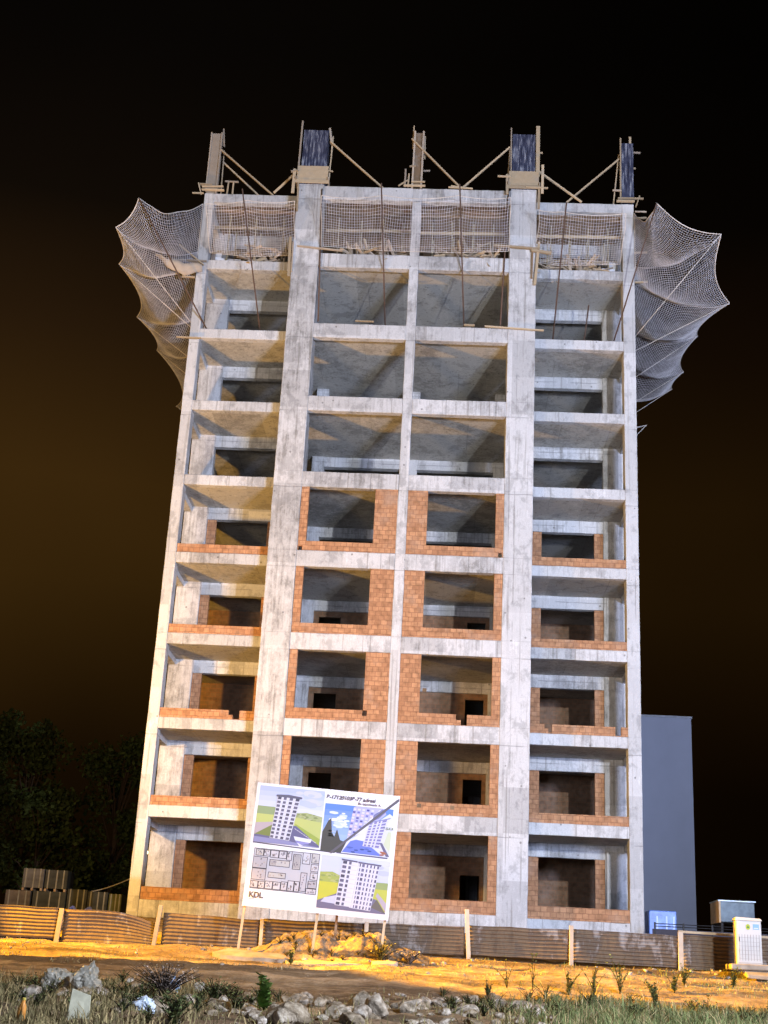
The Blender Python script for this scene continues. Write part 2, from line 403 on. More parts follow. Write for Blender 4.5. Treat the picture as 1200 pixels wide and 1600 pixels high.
# piers at the back of the side loggias and inner columns
PW = .92
part(MB().rbox(XL+.02, XL+.02+PW, DB, DB+.35, -1.0, TOP-.02), 'column')
part(MB().rbox(XR-.02-PW, XR-.02, DB, DB+.35, -1.0, TOP-.02), 'column')
for x0, x1, y0, y1 in ((W0+.1, W1-.3, DB+.02, DB+.7), (V0+.3, V1-.1, DB+.02, DB+.7), (-.35, .35, 4.3, 4.75), (-3.9, -3.4, 4.3, 4.75), (3.4, 3.9, 4.3, 4.75),
                       (XL+.02, XL+.4, 8.2, 9.0), (XR-.4, XR-.02, 8.2, 9.0), (-2.0, -1.5, 9, 9.5), (2, 2.5, 9, 9.5), (XL+.02, XL+.4, DEP-.6, DEP), (XR-.4, XR-.02, DEP-.6, DEP), (-3, -2.5, DEP-.4, DEP), (3, 3.5, DEP-.4, DEP)):
    part(MB().rbox(x0, x1, y0, y1, -.9, TOP-.03), 'column')
# slabs (flush, hollow block, 39 cm) and front beams
for k in range(0, 10):
    z = ZS(k) if k else ZB-.35
    zt = z-.03
    if k == 0:
        part(MB().box(XL+.03, XR-.03, .30, DEP, z-1.2, zt), 'floor_slab')
    else:
        if k < 9:
            part(MB().box(W0+.2, V1-.2, -PR+.30, DEP-.05, z-.394, zt), 'floor_slab', M_ceil, 0)
            part(MB().box(XL+.05, W0+.195, .30, DEP-.05, z-.390, zt-.004), 'floor_slab', M_ceil, 0)
            part(MB().box(V1-.195, XR-.05, .30, DEP-.05, z-.390, zt-.004), 'floor_slab', M_ceil, 0)
        else:
            part(MB().box(W0+.2, V1-.2, -PR+.30, DEP-.05, z-.25, zt), 'floor_slab', M_woodd, 0)
            part(MB().box(XL+.05, W0+.195, .30, DEP-.05, z-.246, zt-.004), 'floor_slab', M_woodd, 0)
            part(MB().box(V1-.195, XR-.05, .30, DEP-.05, z-.246, zt-.004), 'floor_slab', M_woodd, 0)
    # front beams
    bd = .394 if k else 1.25; bc = .592 if k else 1.35
    zz = z if k else ZB
    part(MB().rbox(XLi+.001, W0-.001, .012, .30, zz-bd, zz), 'beam')
    part(MB().rbox(V1+.001, XRi-.001, .012, .30, zz-bd, zz), 'beam')
    part(MB().rbox(W1+.001, -MID-.001, -PR+.014, -PR+.30, zz-bc, zz), 'beam')
    part(MB().rbox(MID+.001, V0-.001, -PR+.016, -PR+.30, zz-bc, zz), 'beam')
    if k:
        # beams over the loggia back walls, the side edges and the inner line
        part(MB().rbox(XL+.02+PW, W0+.1, DB+.02, DB+.30, z-.394-.48, z-.392), 'beam')
        part(MB().rbox(V1-.1, XR-.02-PW, DB+.02, DB+.30, z-.394-.48, z-.392), 'beam')
        part(MB().rbox(XL+.02, XL+.30, .56, DB-.005, z-.60, z-.01), 'beam')
        part(MB().rbox(XR-.30, XR-.02, .56, DB-.005, z-.60, z-.01), 'beam')
        part(MB().rbox(XL+.02, XL+.30, DB+.36, DEP, z-.60, z-.01), 'beam')
        part(MB().rbox(XR-.30, XR-.02, DB+.36, DEP, z-.60, z-.01), 'beam')
        if k < 7: part(MB().rbox(W1-.2, V0+.2, 4.32, 4.65, z-.394-.42, z-.396), 'beam')

# brick infill
sill = {}
def wall_with_hole(mb, x0, x1, z0, z1, hx0, hx1, hz0, hz1, y0, y1):
    if hx0 > x0: mb.box(x0, hx0, y0, y1, hz0, z1)
    if hx1 < x1: mb.box(hx1, x1, y0, y1, hz0, z1)
    # sill course, cut where blocks are missing
    mb_s = [(x0, x1)]
    return mb_s
def sill_run(mb, x0, x1, z0, z1, y0, y1, gaps=()):
    """a low run of blocks; gaps: (xa, xb, zlow) with blocks missing above zlow"""
    x = x0
    for xa, xb, zl in sorted(gaps):
        if xa > x: mb.box(x, xa, y0, y1, z0, z1)
        if zl > z0: mb.box(xa, xb, y0, y1, z0, zl)
        x = xb
    if x < x1: mb.box(x, x1, y0, y1, z0, z1)
for s in range(1, 6):            # storeys with infill
    zf = ZS(s-1) if s > 1 else ZB
    zc = ZS(s)-.592
    sh = .36 if s in (4, 5) else (.40 if s != 3 else .38)
    if s == 1: sh = .42
    # centre bays: narrow jamb by the wide column, wide jamb by the middle column
    jn, jw = .29, .83
    for side in (-1, 1):
        mb = MB(); y0, y1 = -PR+.035, -PR+.22
        if side < 0:
            a, b_ = W1+.002, -MID-.002; h0, h1 = a+jn, b_-jw+(.0 if s < 5 else .02)
        else:
            a, b_ = MID+.002, V0-.002; h0, h1 = a+(.72 if s > 1 else .62), b_-jn
        # jambs
        mb.box(a, h0, y0, y1, zf+sh, zc-.002); mb.box(h1, b_, y0, y1, zf+sh, zc-.002)
        gaps = []
        if s == 3: gaps = [(h1-.02, h1+.14, zf+.19)] if side < 0 else [(h0+1.25, h0+1.42, zf+.19), (h0+1.42, h0+1.62, zf+.02)]
        if s == 5: gaps = [(a+.03, a+.17, zf+.01)] if side < 0 else [(b_-.17, b_-.04, zf+.01)]
        if s == 5:
            xa, xb, zl = gaps[0]
            sill_run(mb, a, b_, zf+.002, zf+.17, y0, y1, gaps); mb.box(a, b_, y0, y1, zf+.17, zf+sh)
        elif s == 3 and side < 0:
            xa, xb, zl = gaps[0]
            sill_run(mb, a, b_, zf+.002, zf+sh, y0, y1, gaps)
        else: sill_run(mb, a, b_, zf+.002, zf+sh, y0, y1, gaps)
        part(mb, 'brick_wall', M_brick, .008)
    # side loggias: parapet on the front beam, framed opening at the back
    for side in (-1, 1):
        mb = MB()
        a, b_ = (XLi+.002, W0-.002) if side < 0 else (V1+.002, XRi-.002)
        hh = .33 if s > 1 else .42
        gaps = []
        if s == 3: gaps = [(b_-1.0, b_-.85, zf+.17), (b_-.85, b_-.62, zf+.02)] if side < 0 else [(a+.55, a+.68, zf+.18), (a+.68, a+.80, zf+.02), (b_-.42, b_-.22, zf+.03)]
        sill_run(mb, a, b_, zf+.002, zf+hh, .04, .22, gaps)
        part(mb, 'brick_parapet', M_brick, .008)
        mb = MB(); zt = ZS(s)-.394-.482
        p, q = (XL+.02+PW+.002, W0+.098) if side < 0 else (V1-.098, XR-.02-PW-.002)
        if side < 0: h0, h1 = p+.34, p+.34+1.98
        else: h0, h1 = q-.34-1.98, q-.34
        zf2 = ZS(s-1)-.028 if s > 1 else .022
        mb.box(p, h0, DB+.06, DB+.25, zf2, zt); mb.box(h1, q, DB+.06, DB+.25, zf2, zt)
        mb.box(h0, h1, DB+.06, DB+.25, zf2, zf2+.55)
        part(mb, 'brick_wall', M_brick, .008)
    for sd in (-1, 1):
        x0_ = W1-.42 if sd < 0 else V0+.24
        zf3 = ZS(s-1)-.028 if s > 1 else .022
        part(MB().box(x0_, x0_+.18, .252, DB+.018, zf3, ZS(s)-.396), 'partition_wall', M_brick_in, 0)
    # inner partitions behind the rooms
    zf2 = ZS(s-1)-.028 if s > 1 else .022; zi = ZS(s)-.394-.422
    if s <= 4:
        for a, b_, d0, d1 in ((-3.398, -.352, -3.2, -2.35), (.352, 3.398, 2.55, 3.25)):
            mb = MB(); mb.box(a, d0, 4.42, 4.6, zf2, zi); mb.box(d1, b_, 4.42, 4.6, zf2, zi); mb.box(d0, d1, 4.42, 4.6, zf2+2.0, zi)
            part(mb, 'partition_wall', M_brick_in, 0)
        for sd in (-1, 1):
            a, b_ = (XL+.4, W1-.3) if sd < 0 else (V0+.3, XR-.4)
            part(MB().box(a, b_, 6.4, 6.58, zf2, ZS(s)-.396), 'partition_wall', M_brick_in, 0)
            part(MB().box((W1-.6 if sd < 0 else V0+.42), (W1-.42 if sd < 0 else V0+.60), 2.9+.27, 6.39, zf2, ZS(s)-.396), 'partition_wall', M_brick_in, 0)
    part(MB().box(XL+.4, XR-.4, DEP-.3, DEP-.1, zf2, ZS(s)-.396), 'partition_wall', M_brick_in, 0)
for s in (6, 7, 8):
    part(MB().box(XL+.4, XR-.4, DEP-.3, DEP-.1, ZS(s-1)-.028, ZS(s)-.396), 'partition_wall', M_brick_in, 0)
for i_, (px, pz) in enumerate(((.78, 0), (1.02, 0), (1.26, 0), (.80, .2), (1.04, .2), (1.27, .2), (.79, .4), (1.03, .4), (1.28, .4), (1.50, 0), (.80, .6), (1.05, .6))):
    o = MB().box(px, px+.225, .75, .95, ZS(3)-.028+pz, ZS(3)-.028+pz+.192).build('hollow_block', M_brick, bevel=.008); tag(o, 'loose hollow brick piled inside the fourth storey opening right of the middle column', 'brick', 'bricks piled inside the fourth storey')
# stair core
part(MB().box(-1.6, -1.4, 9.6, 13.6, -.5, TOP-.03), 'core_wall'); part(MB().box(1.4, 1.6, 9.6, 13.6, -.5, TOP-.03), 'core_wall')
# column stubs and service box patches in brick
for x, z in ((.95, ZS(1)+.22), (.98, ZS(2)+1.1), (2.05, ZS(1)+.2)):
    part(MB().box(x, x+.14, -PR+.028, -PR+.05, z, z+.13), 'patch', M_woodd, 0)
# drain pipe in the right ground floor loggia
part(MB().tube([(7.62, DB-.08, .03), (7.62, DB-.08, ZS(1)-.62)], .045, 10), 'pipe', M_white, 0)
# starter bars above the roof line
mb = MB()
for cx_, n_ in ((-6.6, 7), (6.9, 9), (-7.2, 3)):
    for i in range(n_): mb.tube([(cx_+R.uniform(-.35, .35), R.uniform(2.3, 2.7), TOP-.05), (cx_+R.uniform(-.36, .36), R.uniform(2.3, 2.7), TOP+R.uniform(.7, 1.1))], .016, 5)
part(mb, 'starter_bars', M_pole, 0)

# ---------------------------------------------------------------- formwork on the roof
def formwork(label, x0, x1, y0, y1, z0, z1, mat, box_top=None, studs=(), braces=(), extra=(), boxw=.12, deck=True):
    t = empty('column_formwork', ((x0+x1)/2, (y0+y1)/2, TOP))
    tag(t, label, 'formwork', 'column moulds standing on the roof')
    ox, oy, oz = t.location
    def B(mb, name, mat, bev=.006):
        o = mb.build(name, mat, t, bevel=bev); o.location = (-ox, -oy, -oz); return o
    mb = MB(); mb.box(x0, x1, y0, y0+.03, z0, z1); B(mb, 'plywood_panel', mat)
    B(MB().box(x0, x1, y1-.03, y1, z0, z1-.05), 'plywood_panel', mat)
    B(MB().box(x0+.002, x0+.03, y0+.031, y1-.031, z0, z1-.03), 'plywood_panel', mat); B(MB().box(x1-.03, x1-.002, y0+.031, y1-.031, z0, z1-.03), 'plywood_panel', mat)
    for (xa, za, xb, zb, w, yy) in studs: B(MB().bar((xa, yy, za), (xb, yy, zb), w, .07, upv=(0, 1, 0)), 'stud', R.choice((M_wood, M_woodg)))
    for a, b_ in braces: B(MB().bar(a, b_, .085, .06), 'brace', M_wood)
    if box_top:
        B(MB().box(x0-boxw, x1+boxw, y0-.17, y0-.125, TOP+.16, box_top), 'platform_board', M_wood)
        B(MB().box(x0-boxw-.1, x1+boxw+.06, y0-.21, y0-.172, TOP-.02, TOP+.13), 'platform_board', M_wood)
        B(MB().box(x0-boxw-.05, x0-boxw, y0-.30, y1+.3, TOP+.1, TOP+.22), 'platform_board', M_woodg)
        B(MB().box(x1+boxw, x1+boxw+.05, y0-.28, y1+.3, TOP+.1, TOP+.22), 'platform_board', M_woodg)
        B(MB().box(x0-boxw, x1+boxw, y0-.12, y0-.02, TOP+.07, TOP+.11), 'platform_board', M_woodg)
    for e_ in extra: B(MB().bar(e_[0], e_[1], e_[2], e_[3] if len(e_) > 3 else .05), 'plank', R.choice((M_wood, M_wood, M_woodg)))
    return t
T = TOP
formwork('narrow grey wooden column mould with a double brace at the left roof corner', -8.45, -8.08, .05, .5, T+.02, 30.34, M_woodg,
    studs=[(-8.47, T+.1, -8.47, 30.36, .05, .02), (-8.05, T, -8.05, 30.36, .07, .02), (-7.93, 29.75, -8.02, 30.6, .06, .1), (-7.9, T, -7.95, 29.7, .04, .3)],
    braces=[((-8.05, 0.0, 29.55), (-5.75, .1, T+.02)), ((-7.98, .35, 29.2), (-6.25, .3, T+.02))],
    extra=[((-8.75, -.15, T+.36), (-8.6, -.15, T-.15), .09), ((-8.95, -.18, T-.12), (-8.5, -.18, T-.12), .07), ((-8.6, -.12, T+.22), (-7.75, -.12, T+.25), .1), ((-8.6, -.12, T+.08), (-7.7, -.12, T+.08), .12), ((-8.7, -.16, T+.3), (-8.2, -.1, T+.32), .13),
           ((-7.75, .1, T+.64), (-7.2, .1, T+.62), .07), ((-7.62, .1, T), (-7.6, .1, T+.6), .06), ((-7.4, .1, T), (-7.4, .1, T+.6), .06)])
formwork('wide dark plywood column mould on the roof above the left wide column', -4.62, -3.64, -PR, -.05, T+.06, 30.05, M_ply, box_top=28.27,
    studs=[(-4.72, T+.6, -4.70, 30.42, .07, -.80), (-3.52, T+.05, -3.47, 29.9, .05, -.55), (-3.5, 29.5, -3.62, 30.25, .09, -.6)],
    braces=[((-3.55, -.7, 29.55), (-1.28, -.5, T+.03)), ((-4.7, -.3, 28.55), (-5.72, -.1, T+.03))],
    extra=[((-4.85, -.95, T-.5), (-4.84, -.95, T+.6), .12), ((-4.98, -.96, T+.46), (-4.7, -.96, T+.5), .12), ((-4.62, -.93, T-1.3), (-4.66, -.93, T+.1), .07), ((-3.6, -.9, T+.6), (-3.35, -.8, T+.62), .06)])
formwork('slender column mould of bare boards in the middle of the roof edge', -.20, .13, -PR+.03, -.3, T+.1, 30.05, M_woodd,
    studs=[(-.22, T, -.20, 30.1, .07, -.76), (.13, T, .14, 30.1, .08, -.76), (-.27, 29.4, -.26, 30.45, .05, -.6), (.22, 29.0, .19, 30.05, .06, -.5)],
    braces=[((-.32, -.82, 29.7), (1.67, -.75, T+.06)), ],
    extra=[((-.36, -.8, T+.95), (-.1, -.8, T+.97), .07), ((.18, -.5, T+.95), (.45, -.5, T+.97), .07), ((-.5, -.8, T), (-.5, -.8, T+.82), .07), ((-.38, -.8, T), (-.36, -.8, T+.62), .06), ((-.75, -.82, T+.03), (-.4, -.82, T+.3), .06), ((-.55, -.84, T+.04), (.3, -.84, T+.05), .1), ((-.25, -.86, T+.2), (.28, -.86, T+.22), .08), ((1.2, -.8, T+.04), (1.9, -.8, T+.02), .07), ((1.3, -.8, T+.1), (2.15, -.8, T-.0), .05)])
formwork('wide dark plywood column mould with pale plank on its right edge, on the roof', 3.66, 4.58, -PR, -.05, T+.06, 30.08, M_ply, box_top=28.27,
    studs=[(3.62, T+.6, 3.60, 30.32, .05, -.80), (4.66, T+.62, 4.65, 30.42, .15, -.82), (3.50, T+.05, 3.57, 29.6, .05, -.5)],
    braces=[((3.57, -.72, 29.5), (1.72, -.72, T+.04)), ((4.75, -.4, 28.6), (6.45, -.02, T+.03))],
    extra=[((4.83, -.98, T-.25), (4.84, -.98, T+1.05), .1), ((3.1, -.98, T+.48), (3.6, -.98, T+.47), .08), ((4.2, -.97, T+.03), (5.05, -.97, T+.0), .08), ((3.48, -.95, T-.3), (3.47, -.95, T+.6), .1), ((4.70, -.9, T-.9), (4.72, -.9, T+.1), .1), ((4.7, -.8, 29.2), (4.85, -.8, 29.2), .07)])
formwork('rounded dark plywood column mould on the right roof corner with one long brace', 8.02, 8.50, -.02, .5, T+.1, 30.30, M_ply,
    studs=[(7.97, T+.1, 7.99, 30.5, .06, -.06), (7.72, T+.1, 7.95, 29.9, .05, .2), (8.40, 30.2, 8.41, 30.75, .09, .2)],
    braces=[((7.95, .05, 29.6), (5.85, .05, T+.02))],
    extra=[((8.5, .1, 29.95), (8.8, .1, 29.94), .08), ((8.5, .1, 29.2), (8.6, .1, 29.2), .08), ((7.65, -.1, T+.55), (8.0, -.1, T+.55), .08), ((7.85, -.14, T+.17), (8.85, -.14, T+.18), .1), ((8.55, -.14, T-.2), (8.7, -.14, T+.3), .09), ((8.5, -.2, T-.45), (8.95, -.2, T-.45), .06), ((7.8, -.16, T+.03), (8.5, -.16, T+.03), .12)])

# ---------------------------------------------------------------- shoring under the top slab
z8 = ZS(8)
prop = empty('shoring_prop', (0, 0, z8-.03))
tag(prop, 'thin steel prop carrying the formwork boards of the top slab behind the net', 'prop', 'steel props under the top slab')
MB().tube([(0, 0, .01), (0, 0, 1.5)], .035, 8).build('outer_tube', M_steel, prop)
MB().tube([(0, 0, 1.5), (0, 0, 2.46)], .026, 8).build('inner_tube', M_steel, prop)
MB().box(-.07, .07, -.07, .07, 0, .01).build('base_plate', M_steel, prop)
spots = [(x+R.uniform(-.1, .1), y+R.uniform(-.15, .15)) for y in (.75, 2.0, 3.4, 5.0) for x in (-7.4, -6.4, -5.4, -3.1, -2.2, -1.3, -.5, .6, 1.4, 2.3, 3.1, 5.2, 6.1, 6.9, 7.6)]
for i, (x, y) in enumerate(spots):
    o = prop if i == 0 else copy_tree(prop)
    o.location = (x, y, z8-.03); o.rotation_euler = (R.uniform(-.02, .02), R.uniform(-.02, .02), R.uniform(0, 3))
bays = ((XL+.35, W0-.05, 'left side bay'), (W1+.05, -.1, 'bay left of the middle column'), (.1, V0-.05, 'bay right of the middle column'), (V1+.05, XR-.35, 'right side bay'))
for a, b_, nm in bays:
    t = empty('slab_formwork', ((a+b_)/2, 0, T-.4)); tag(t, 'pale shuttering boards under the top slab in the '+nm, 'formwork', 'shuttering under the top slab')
    ox, oy, oz = t.location
    for y in (.5, 2.9, 5.0):
        o = MB().box(a, b_, y, y+.09, T-.50, T-.40).build('joist', M_woodd, t); o.location = (-ox, -oy, -oz)
    for y, z in ((.8, T-1.1), (2.0, T-1.5), (3.4, T-1.2)):
        o = MB().bar((a, y-.05, z), (b_, y-.05, z+R.uniform(-.1, .1)), .05, .12).build('ledger', M_wood, t); o.location = (-ox, -oy, -oz)
    n = int((b_-a)/.45)
    for i in range(n+1):
        x = a+.05+(b_-a-.15)*i/n
        o = MB().box(x, x+.06, .32, 5.2, T-.40, T-.34).build('cross_board', M_woodd, t); o.location = (-ox, -oy, -oz)
    o = MB().box(a, b_, .31, 5.3, T-.335, T-.315).build('deck_sheet', M_woodd, t); o.location = (-ox, -oy, -oz)

# ---------------------------------------------------------------- timber debris on slab 8
def plank(L_, w, h, mat=None): return MB().box(-L_/2, L_/2, -w/2, w/2, -h/2, h/2)
protos = [plank(1.0, .11, .03), plank(.65, .10, .05), plank(1.35, .09, .03), plank(.45, .12, .03)]
pm = []
for i, p_ in enumerate(protos):
    for mt in (M_wood, M_woodg, M_woodg):
        me = bpy.data.meshes.new('timber_plank'); me.from_pydata(p_.v, [], p_.f); me.materials.append(mt); pm.append(me)
def place_plank(loc, rot, me, label, group=None):
    o = link('timber_plank', me); o.location = loc; o.rotation_euler = rot
    tag(o, label, 'plank', group); return o
heaps = ((-6.75, -5.1, .12, 30, .70, 'in the heap on the top floor edge of the left bay'),
         (-2.5, -.5, -.58, 30, .62, 'in the heap on the top floor edge left of the middle column'),
         (.9, 3.1, -.58, 30, .60, 'in the heap on the top floor edge right of the middle column'),
         (4.85, 7.3, .10, 38, .45, 'in the scraps on the top floor edge of the right bay'))
for a, b_, y, n, hh, nm in heaps:
    for i in range(n):
        t_ = R.random(); x = a+(b_-a)*t_; hgt = hh*(1-abs(2*t_-1)**2)
        place_plank((x, y+R.uniform(-.06, .30), z8+.05+R.random()*hgt), (R.uniform(-.3, .3), R.uniform(-.5, .5) if R.random() < .8 else R.uniform(1.0, 1.5), R.uniform(-1.2, 1.2)), R.choice(pm), 'timber offcut '+nm, 'timber scraps on the top floor')
# longer boards that can be told apart
def board(a, b_, w, h, label, mat=M_wood):
    a = Vector(a); b2 = Vector(b_); c = (a+b2)/2
    o = MB().bar(a-c, b2-c, w, h).build('timber_plank', mat); o.location = c; tag(o, label, 'plank'); return o
board((3.0, -.92, 24.92), (4.75, -.93, 24.82), .10, .07, 'long board lying across the right wide column at top floor level')
board((4.45, -.93, 24.75), (5.2, -.86, 24.68), .09, .10, 'short board sticking out right of the right wide column at top floor level')
board((4.60, -.86, 23.3), (4.74, -.88, 25.15), .10, .05, 'upright board leaning on the right side of the right wide column below the top floor')
board((4.48, -.82, 23.6), (4.50, -.83, 24.7), .06, .05, 'dark upright lath just left of the leaning board on the right wide column', M_woodd)
board((-4.76, -.80, 23.4), (-4.80, -.84, 25.1), .10, .05, 'upright board fixed along the left edge of the left wide column below the top floor')
board((-4.66, -.80, 23.6), (-4.68, -.82, 24.9), .05, .05, 'thin upright lath beside the board on the left wide column', M_woodg)
board((-4.5, -.80, 24.73), (-2.75, -.92, 24.50), .09, .05, 'sagging board across the left wide column at top floor level', M_woodg)
board((2.75, -.86, 21.49), (4.95, -.87, 21.38), .07, .05, 'long pale board on the seventh floor edge reaching past the right wide column')
board((1.98, -.84, 21.53), (2.38, -.84, 21.52), .07, .06, 'short pale board on the seventh floor edge right of the middle column')
board((-2.1, -.84, 21.56), (-1.4, -.84, 21.55), .07, .04, 'short pale board on the seventh floor edge left of the middle column')
board((-8.95, -.12, 21.02), (-8.0, -.13, 21.00), .07, .05, 'pale board end sticking out past the left corner column on the seventh floor edge')
board((-9.2, -.25, 24.95), (-8.2, -.15, 24.15), .09, .05, 'slanting board sticking out of the left net beside the corner column')
board((-9.6, -.3, 24.25), (-8.1, -.1, 24.35), .12, .05, 'flat board under the left net at top floor level', M_woodg)
board((-8.98, -.2, 23.6), (-8.5, -.1, 23.62), .08, .05, 'short board end left of the corner column just under the top floor')
for i, (z, nm) in enumerate(((26.95, 'highest'), (25.4, 'middle'), (24.1, 'lowest'))):
    board((8.5, .15, z), (9.0, .12, z+.02), .06, .06, nm+' of three pale board ends sticking out right of the right corner column')
# white blocks behind the nets
def blockpile(cells, label):
    t = empty('block_stack', (cells[0][0], cells[0][1], cells[0][2])); tag(t, label, 'blocks')
    o3 = Vector(cells[0][:3])
    for x, y, z, w, h in cells:
        o = MB().box(x+.005, x+w-.005, y, y+.28, z, z+h-.008).build('block', M_white, t, bevel=.01); o.location = -o3
blockpile([(-7.96, .75, z8, .40, .26), (-7.56, .75, z8, .36, .26), (-7.96, .75, z8+.26, .40, .26), (-7.56, .75, z8+.26, .36, .24), (-7.96, .76, z8+.52, .26, .24), (-7.19, .75, z8, .26, .50)], 'white aerated blocks stacked behind the net beside the left corner column')
blockpile([(7.25, .75, z8, .6, .55), (7.62, 1.04, z8, .38, 1.0)], 'white blocks stacked behind the net beside the right corner column')

# ---------------------------------------------------------------- safety nets
def lerp(a, b_, t): return a+(b_-a)*t
def net_surface(outer, inner, sag, nu, nv, cell_r, name, label, scallop=.12, rope=.02, group='safety nets', mat=None):
    """outer/inner: lists of matching Vectors; the net hangs between them, gathered at every outer point"""
    outer = [Vector(p) for p in outer]; inner = [Vector(p) for p in inner]; ns_ = len(outer)-1
    if isinstance(nu, int): nu = [nu]*ns_
    cen = sum(inner, Vector())/len(inner)
    ou = []; inn = []
    for i in range(ns_):
        for k in range(nu[i]+(1 if i == ns_-1 else 0)):
            t = k/nu[i]
            p = lerp(outer[i], outer[i+1], t); q = lerp(inner[i], inner[i+1], t)
            s_ = 4*t*(1-t)
            seg = (outer[i+1]-outer[i]).length
            p = p+(q-p).normalized()*s_*scallop*seg*.9+Vector((0, 0, -s_*scallop*seg*.5))
            ou.append(p); inn.append((q, s_))
    G = []
    for p, (q, s_) in zip(ou, inn):
        row = []
        for j in range(nv+1):
            t = j/nv; w = 4*t*(1-t)
            x = lerp(p, q, t)+Vector((0, 0, -w*sag*(.7+.5*s_)))
            x += Vector((mn.noise(x*.9)*.08, mn.noise(x*.9+Vector((5, 5, 5)))*.08, mn.noise(x*1.1+Vector((9, 3, 1)))*.10))*w
            row.append(x)
        G.append(row)
    t = empty(name, outer[0]); tag(t, label, 'net', group)
    off = -outer[0]
    mb = MB()
    for row in G: mb.tube(row, cell_r, 3, cap=False)
    for j in range(nv+1): mb.tube([G[i][j] for i in range(len(G))], cell_r, 3, cap=False)
    o = mb.build('mesh', mat or M_net, t); o.location = off
    mb = MB().tube([r[0] for r in G], rope, 5); mb.tube([r[-1] for r in G], rope*.8, 5)
    mb.tube(G[0], rope*.8, 5); mb.tube(G[-1], rope, 5)
    o = mb.build('edge_rope', M_rope, t); o.location = off
    k = 0
    for i in range(1, ns_):
        k += nu[i-1]; o = MB().tube([x+Vector((0, 0, -.03)) for x in G[k]], rope*.4, 4).build('seam_rope', M_net, t); o.location = off
    return t
# right side
TR = [(8.90, -2.8, 25.75), (11.33, -2.3, 24.83), (12.20, .6, 23.57), (11.68, 4.22, 24.0), (11.71, 7.61, 24.0), (11.52, 9.41, 24.0)]
IR = [(8.50, -.06, 27.05), (8.50, -.05, 24.7), (8.50, .6, 24.42), (8.50, 4.2, 24.42), (8.5, 7.4, 24.42), (8.5, 10.6, 24.42)]
net_surface(TR, IR, .75, [26, 32, 48, 46, 30], 46, .0062, 'safety_net', 'large catch net fanned out on poles from the right side of the building', .13)
TL = [(-10.34, -2.8, 25.4), (-11.17, -2.4, 24.36), (-11.50, -.2, 24.07), (-11.66, 4.04, 24.0), (-11.40, 7.12, 24.0), (-11.62, 13.17, 24.0)]
IL = [(-8.50, -.06, 26.95), (-8.50, -.05, 24.8), (-8.5, 0.3, 24.42), (-8.5, 4.0, 24.42), (-8.5, 7.1, 24.42), (-8.5, 13.5, 24.42)]
net_surface(TL, IL, .75, [24, 28, 54, 42, 80], 40, .0062, 'safety_net', 'large catch net fanned out on poles from the left side of the building', .13)
# a torn remnant further back on the right
net_surface([(11.02, 13.5, 24.0), (10.1, 13.6, 23.8)], [(8.7, 12.6, 23.4), (8.6, 13.2, 23.3)], .1, 8, 14, .01, 'safety_net', 'small torn net remnant low on the right side, far back', .1)
# front nets
def front_net(xs_, zt, yb, label, nv=20, zb=24.62):
    outer = []; inner = []; nus = []
    for i, x in enumerate(xs_):
        outer.append((x, -1.9, zt[i])); inner.append((x, yb, zb+(.1 if i in (0, len(xs_)-1) else -.03)))
        if i: nus.append(max(4, int((x-xs_[i-1])/.095)))
    return net_surface(outer, inner, .22, nus, nv, .0062, 'safety_net', label, .035, .014, mat=M_net2)
front_net([-8.0, -6.45, -4.62], [25.80, 26.0, 26.02], -.12, 'net hung across the open top storey of the left side bay')
front_net([-3.6, -1.25, 1.6, 3.58], [26.30, 26.38, 26.46, 26.42], -.86, 'net hung across the top storey between the two wide columns', 19)
front_net([4.66, 5.55, 7.9], [25.9, 25.86, 25.86], -.12, 'net hung across the open top storey of the right side bay')
# poles
def pole(a, b_, r, label, mat=M_pole, group='net poles'):
    a = Vector(a); b_ = Vector(b_)
    o = MB().tube([Vector(), b_-a], r, 8).build('net_pole', mat, smooth=True); o.location = a; tag(o, label, 'pole', group); return o
pole((-5.81, .35, 21.47), (-6.50, -2.75, 25.95), .028, 'rusty pole crossing the left side bay and carrying its net')
pole((-1.00, .9, 21.47), (-1.30, -2.75, 26.35), .028, 'rusty pole left of the middle column carrying the front net')
pole((2.05, .9, 21.47), (1.63, -2.75, 26.40), .028, 'rusty pole right of the middle column carrying the front net')
pole((5.38, .3, 21.47), (5.60, -2.75, 25.75), .028, 'rusty pole crossing the right side bay beside the wide column')
pole((7.66, .35, 21.47), (8.90, -2.80, 25.75), .028, 'rusty pole at the right corner holding the fan net')
pole((-7.84, .2, 21.47), (-10.34, -2.80, 25.4), .028, 'rusty pole at the left corner holding the fan net')
pole((6.6, .9, 21.47), (6.75, .2, 23.1), .026, 'short rusty pole inside the right side bay below the top floor')
pole((-3.73, -.80, 27.3), (-3.50, -.80, 21.52), .028, 'rusty pole standing upright along the left wide column')
pole((3.55, -.80, 27.7), (3.34, -.80, 21.52), .030, 'rusty pole standing upright along the right wide column')
for i, p in enumerate(TR[1:]):
    pole((8.3, p[1]*.9+.9 if i else .4, 21.6), p, .013, ['nearest', 'second', 'third', 'fourth', 'farthest'][i]+' slanting pole holding out the right fan net', M_rope)
for i, p in enumerate(TL[1:]):
    pole((-8.3, p[1]*.9+.9 if i else .4, 21.6), p, .013, ['nearest', 'second', 'third', 'fourth', 'farthest'][i]+' slanting pole holding out the left fan net', M_rope)
pole((8.6, 14.6, 21.6), (11.02, 13.5, 24.0), .024, 'slanting pole with the torn net remnant, far back on the right', M_rope)
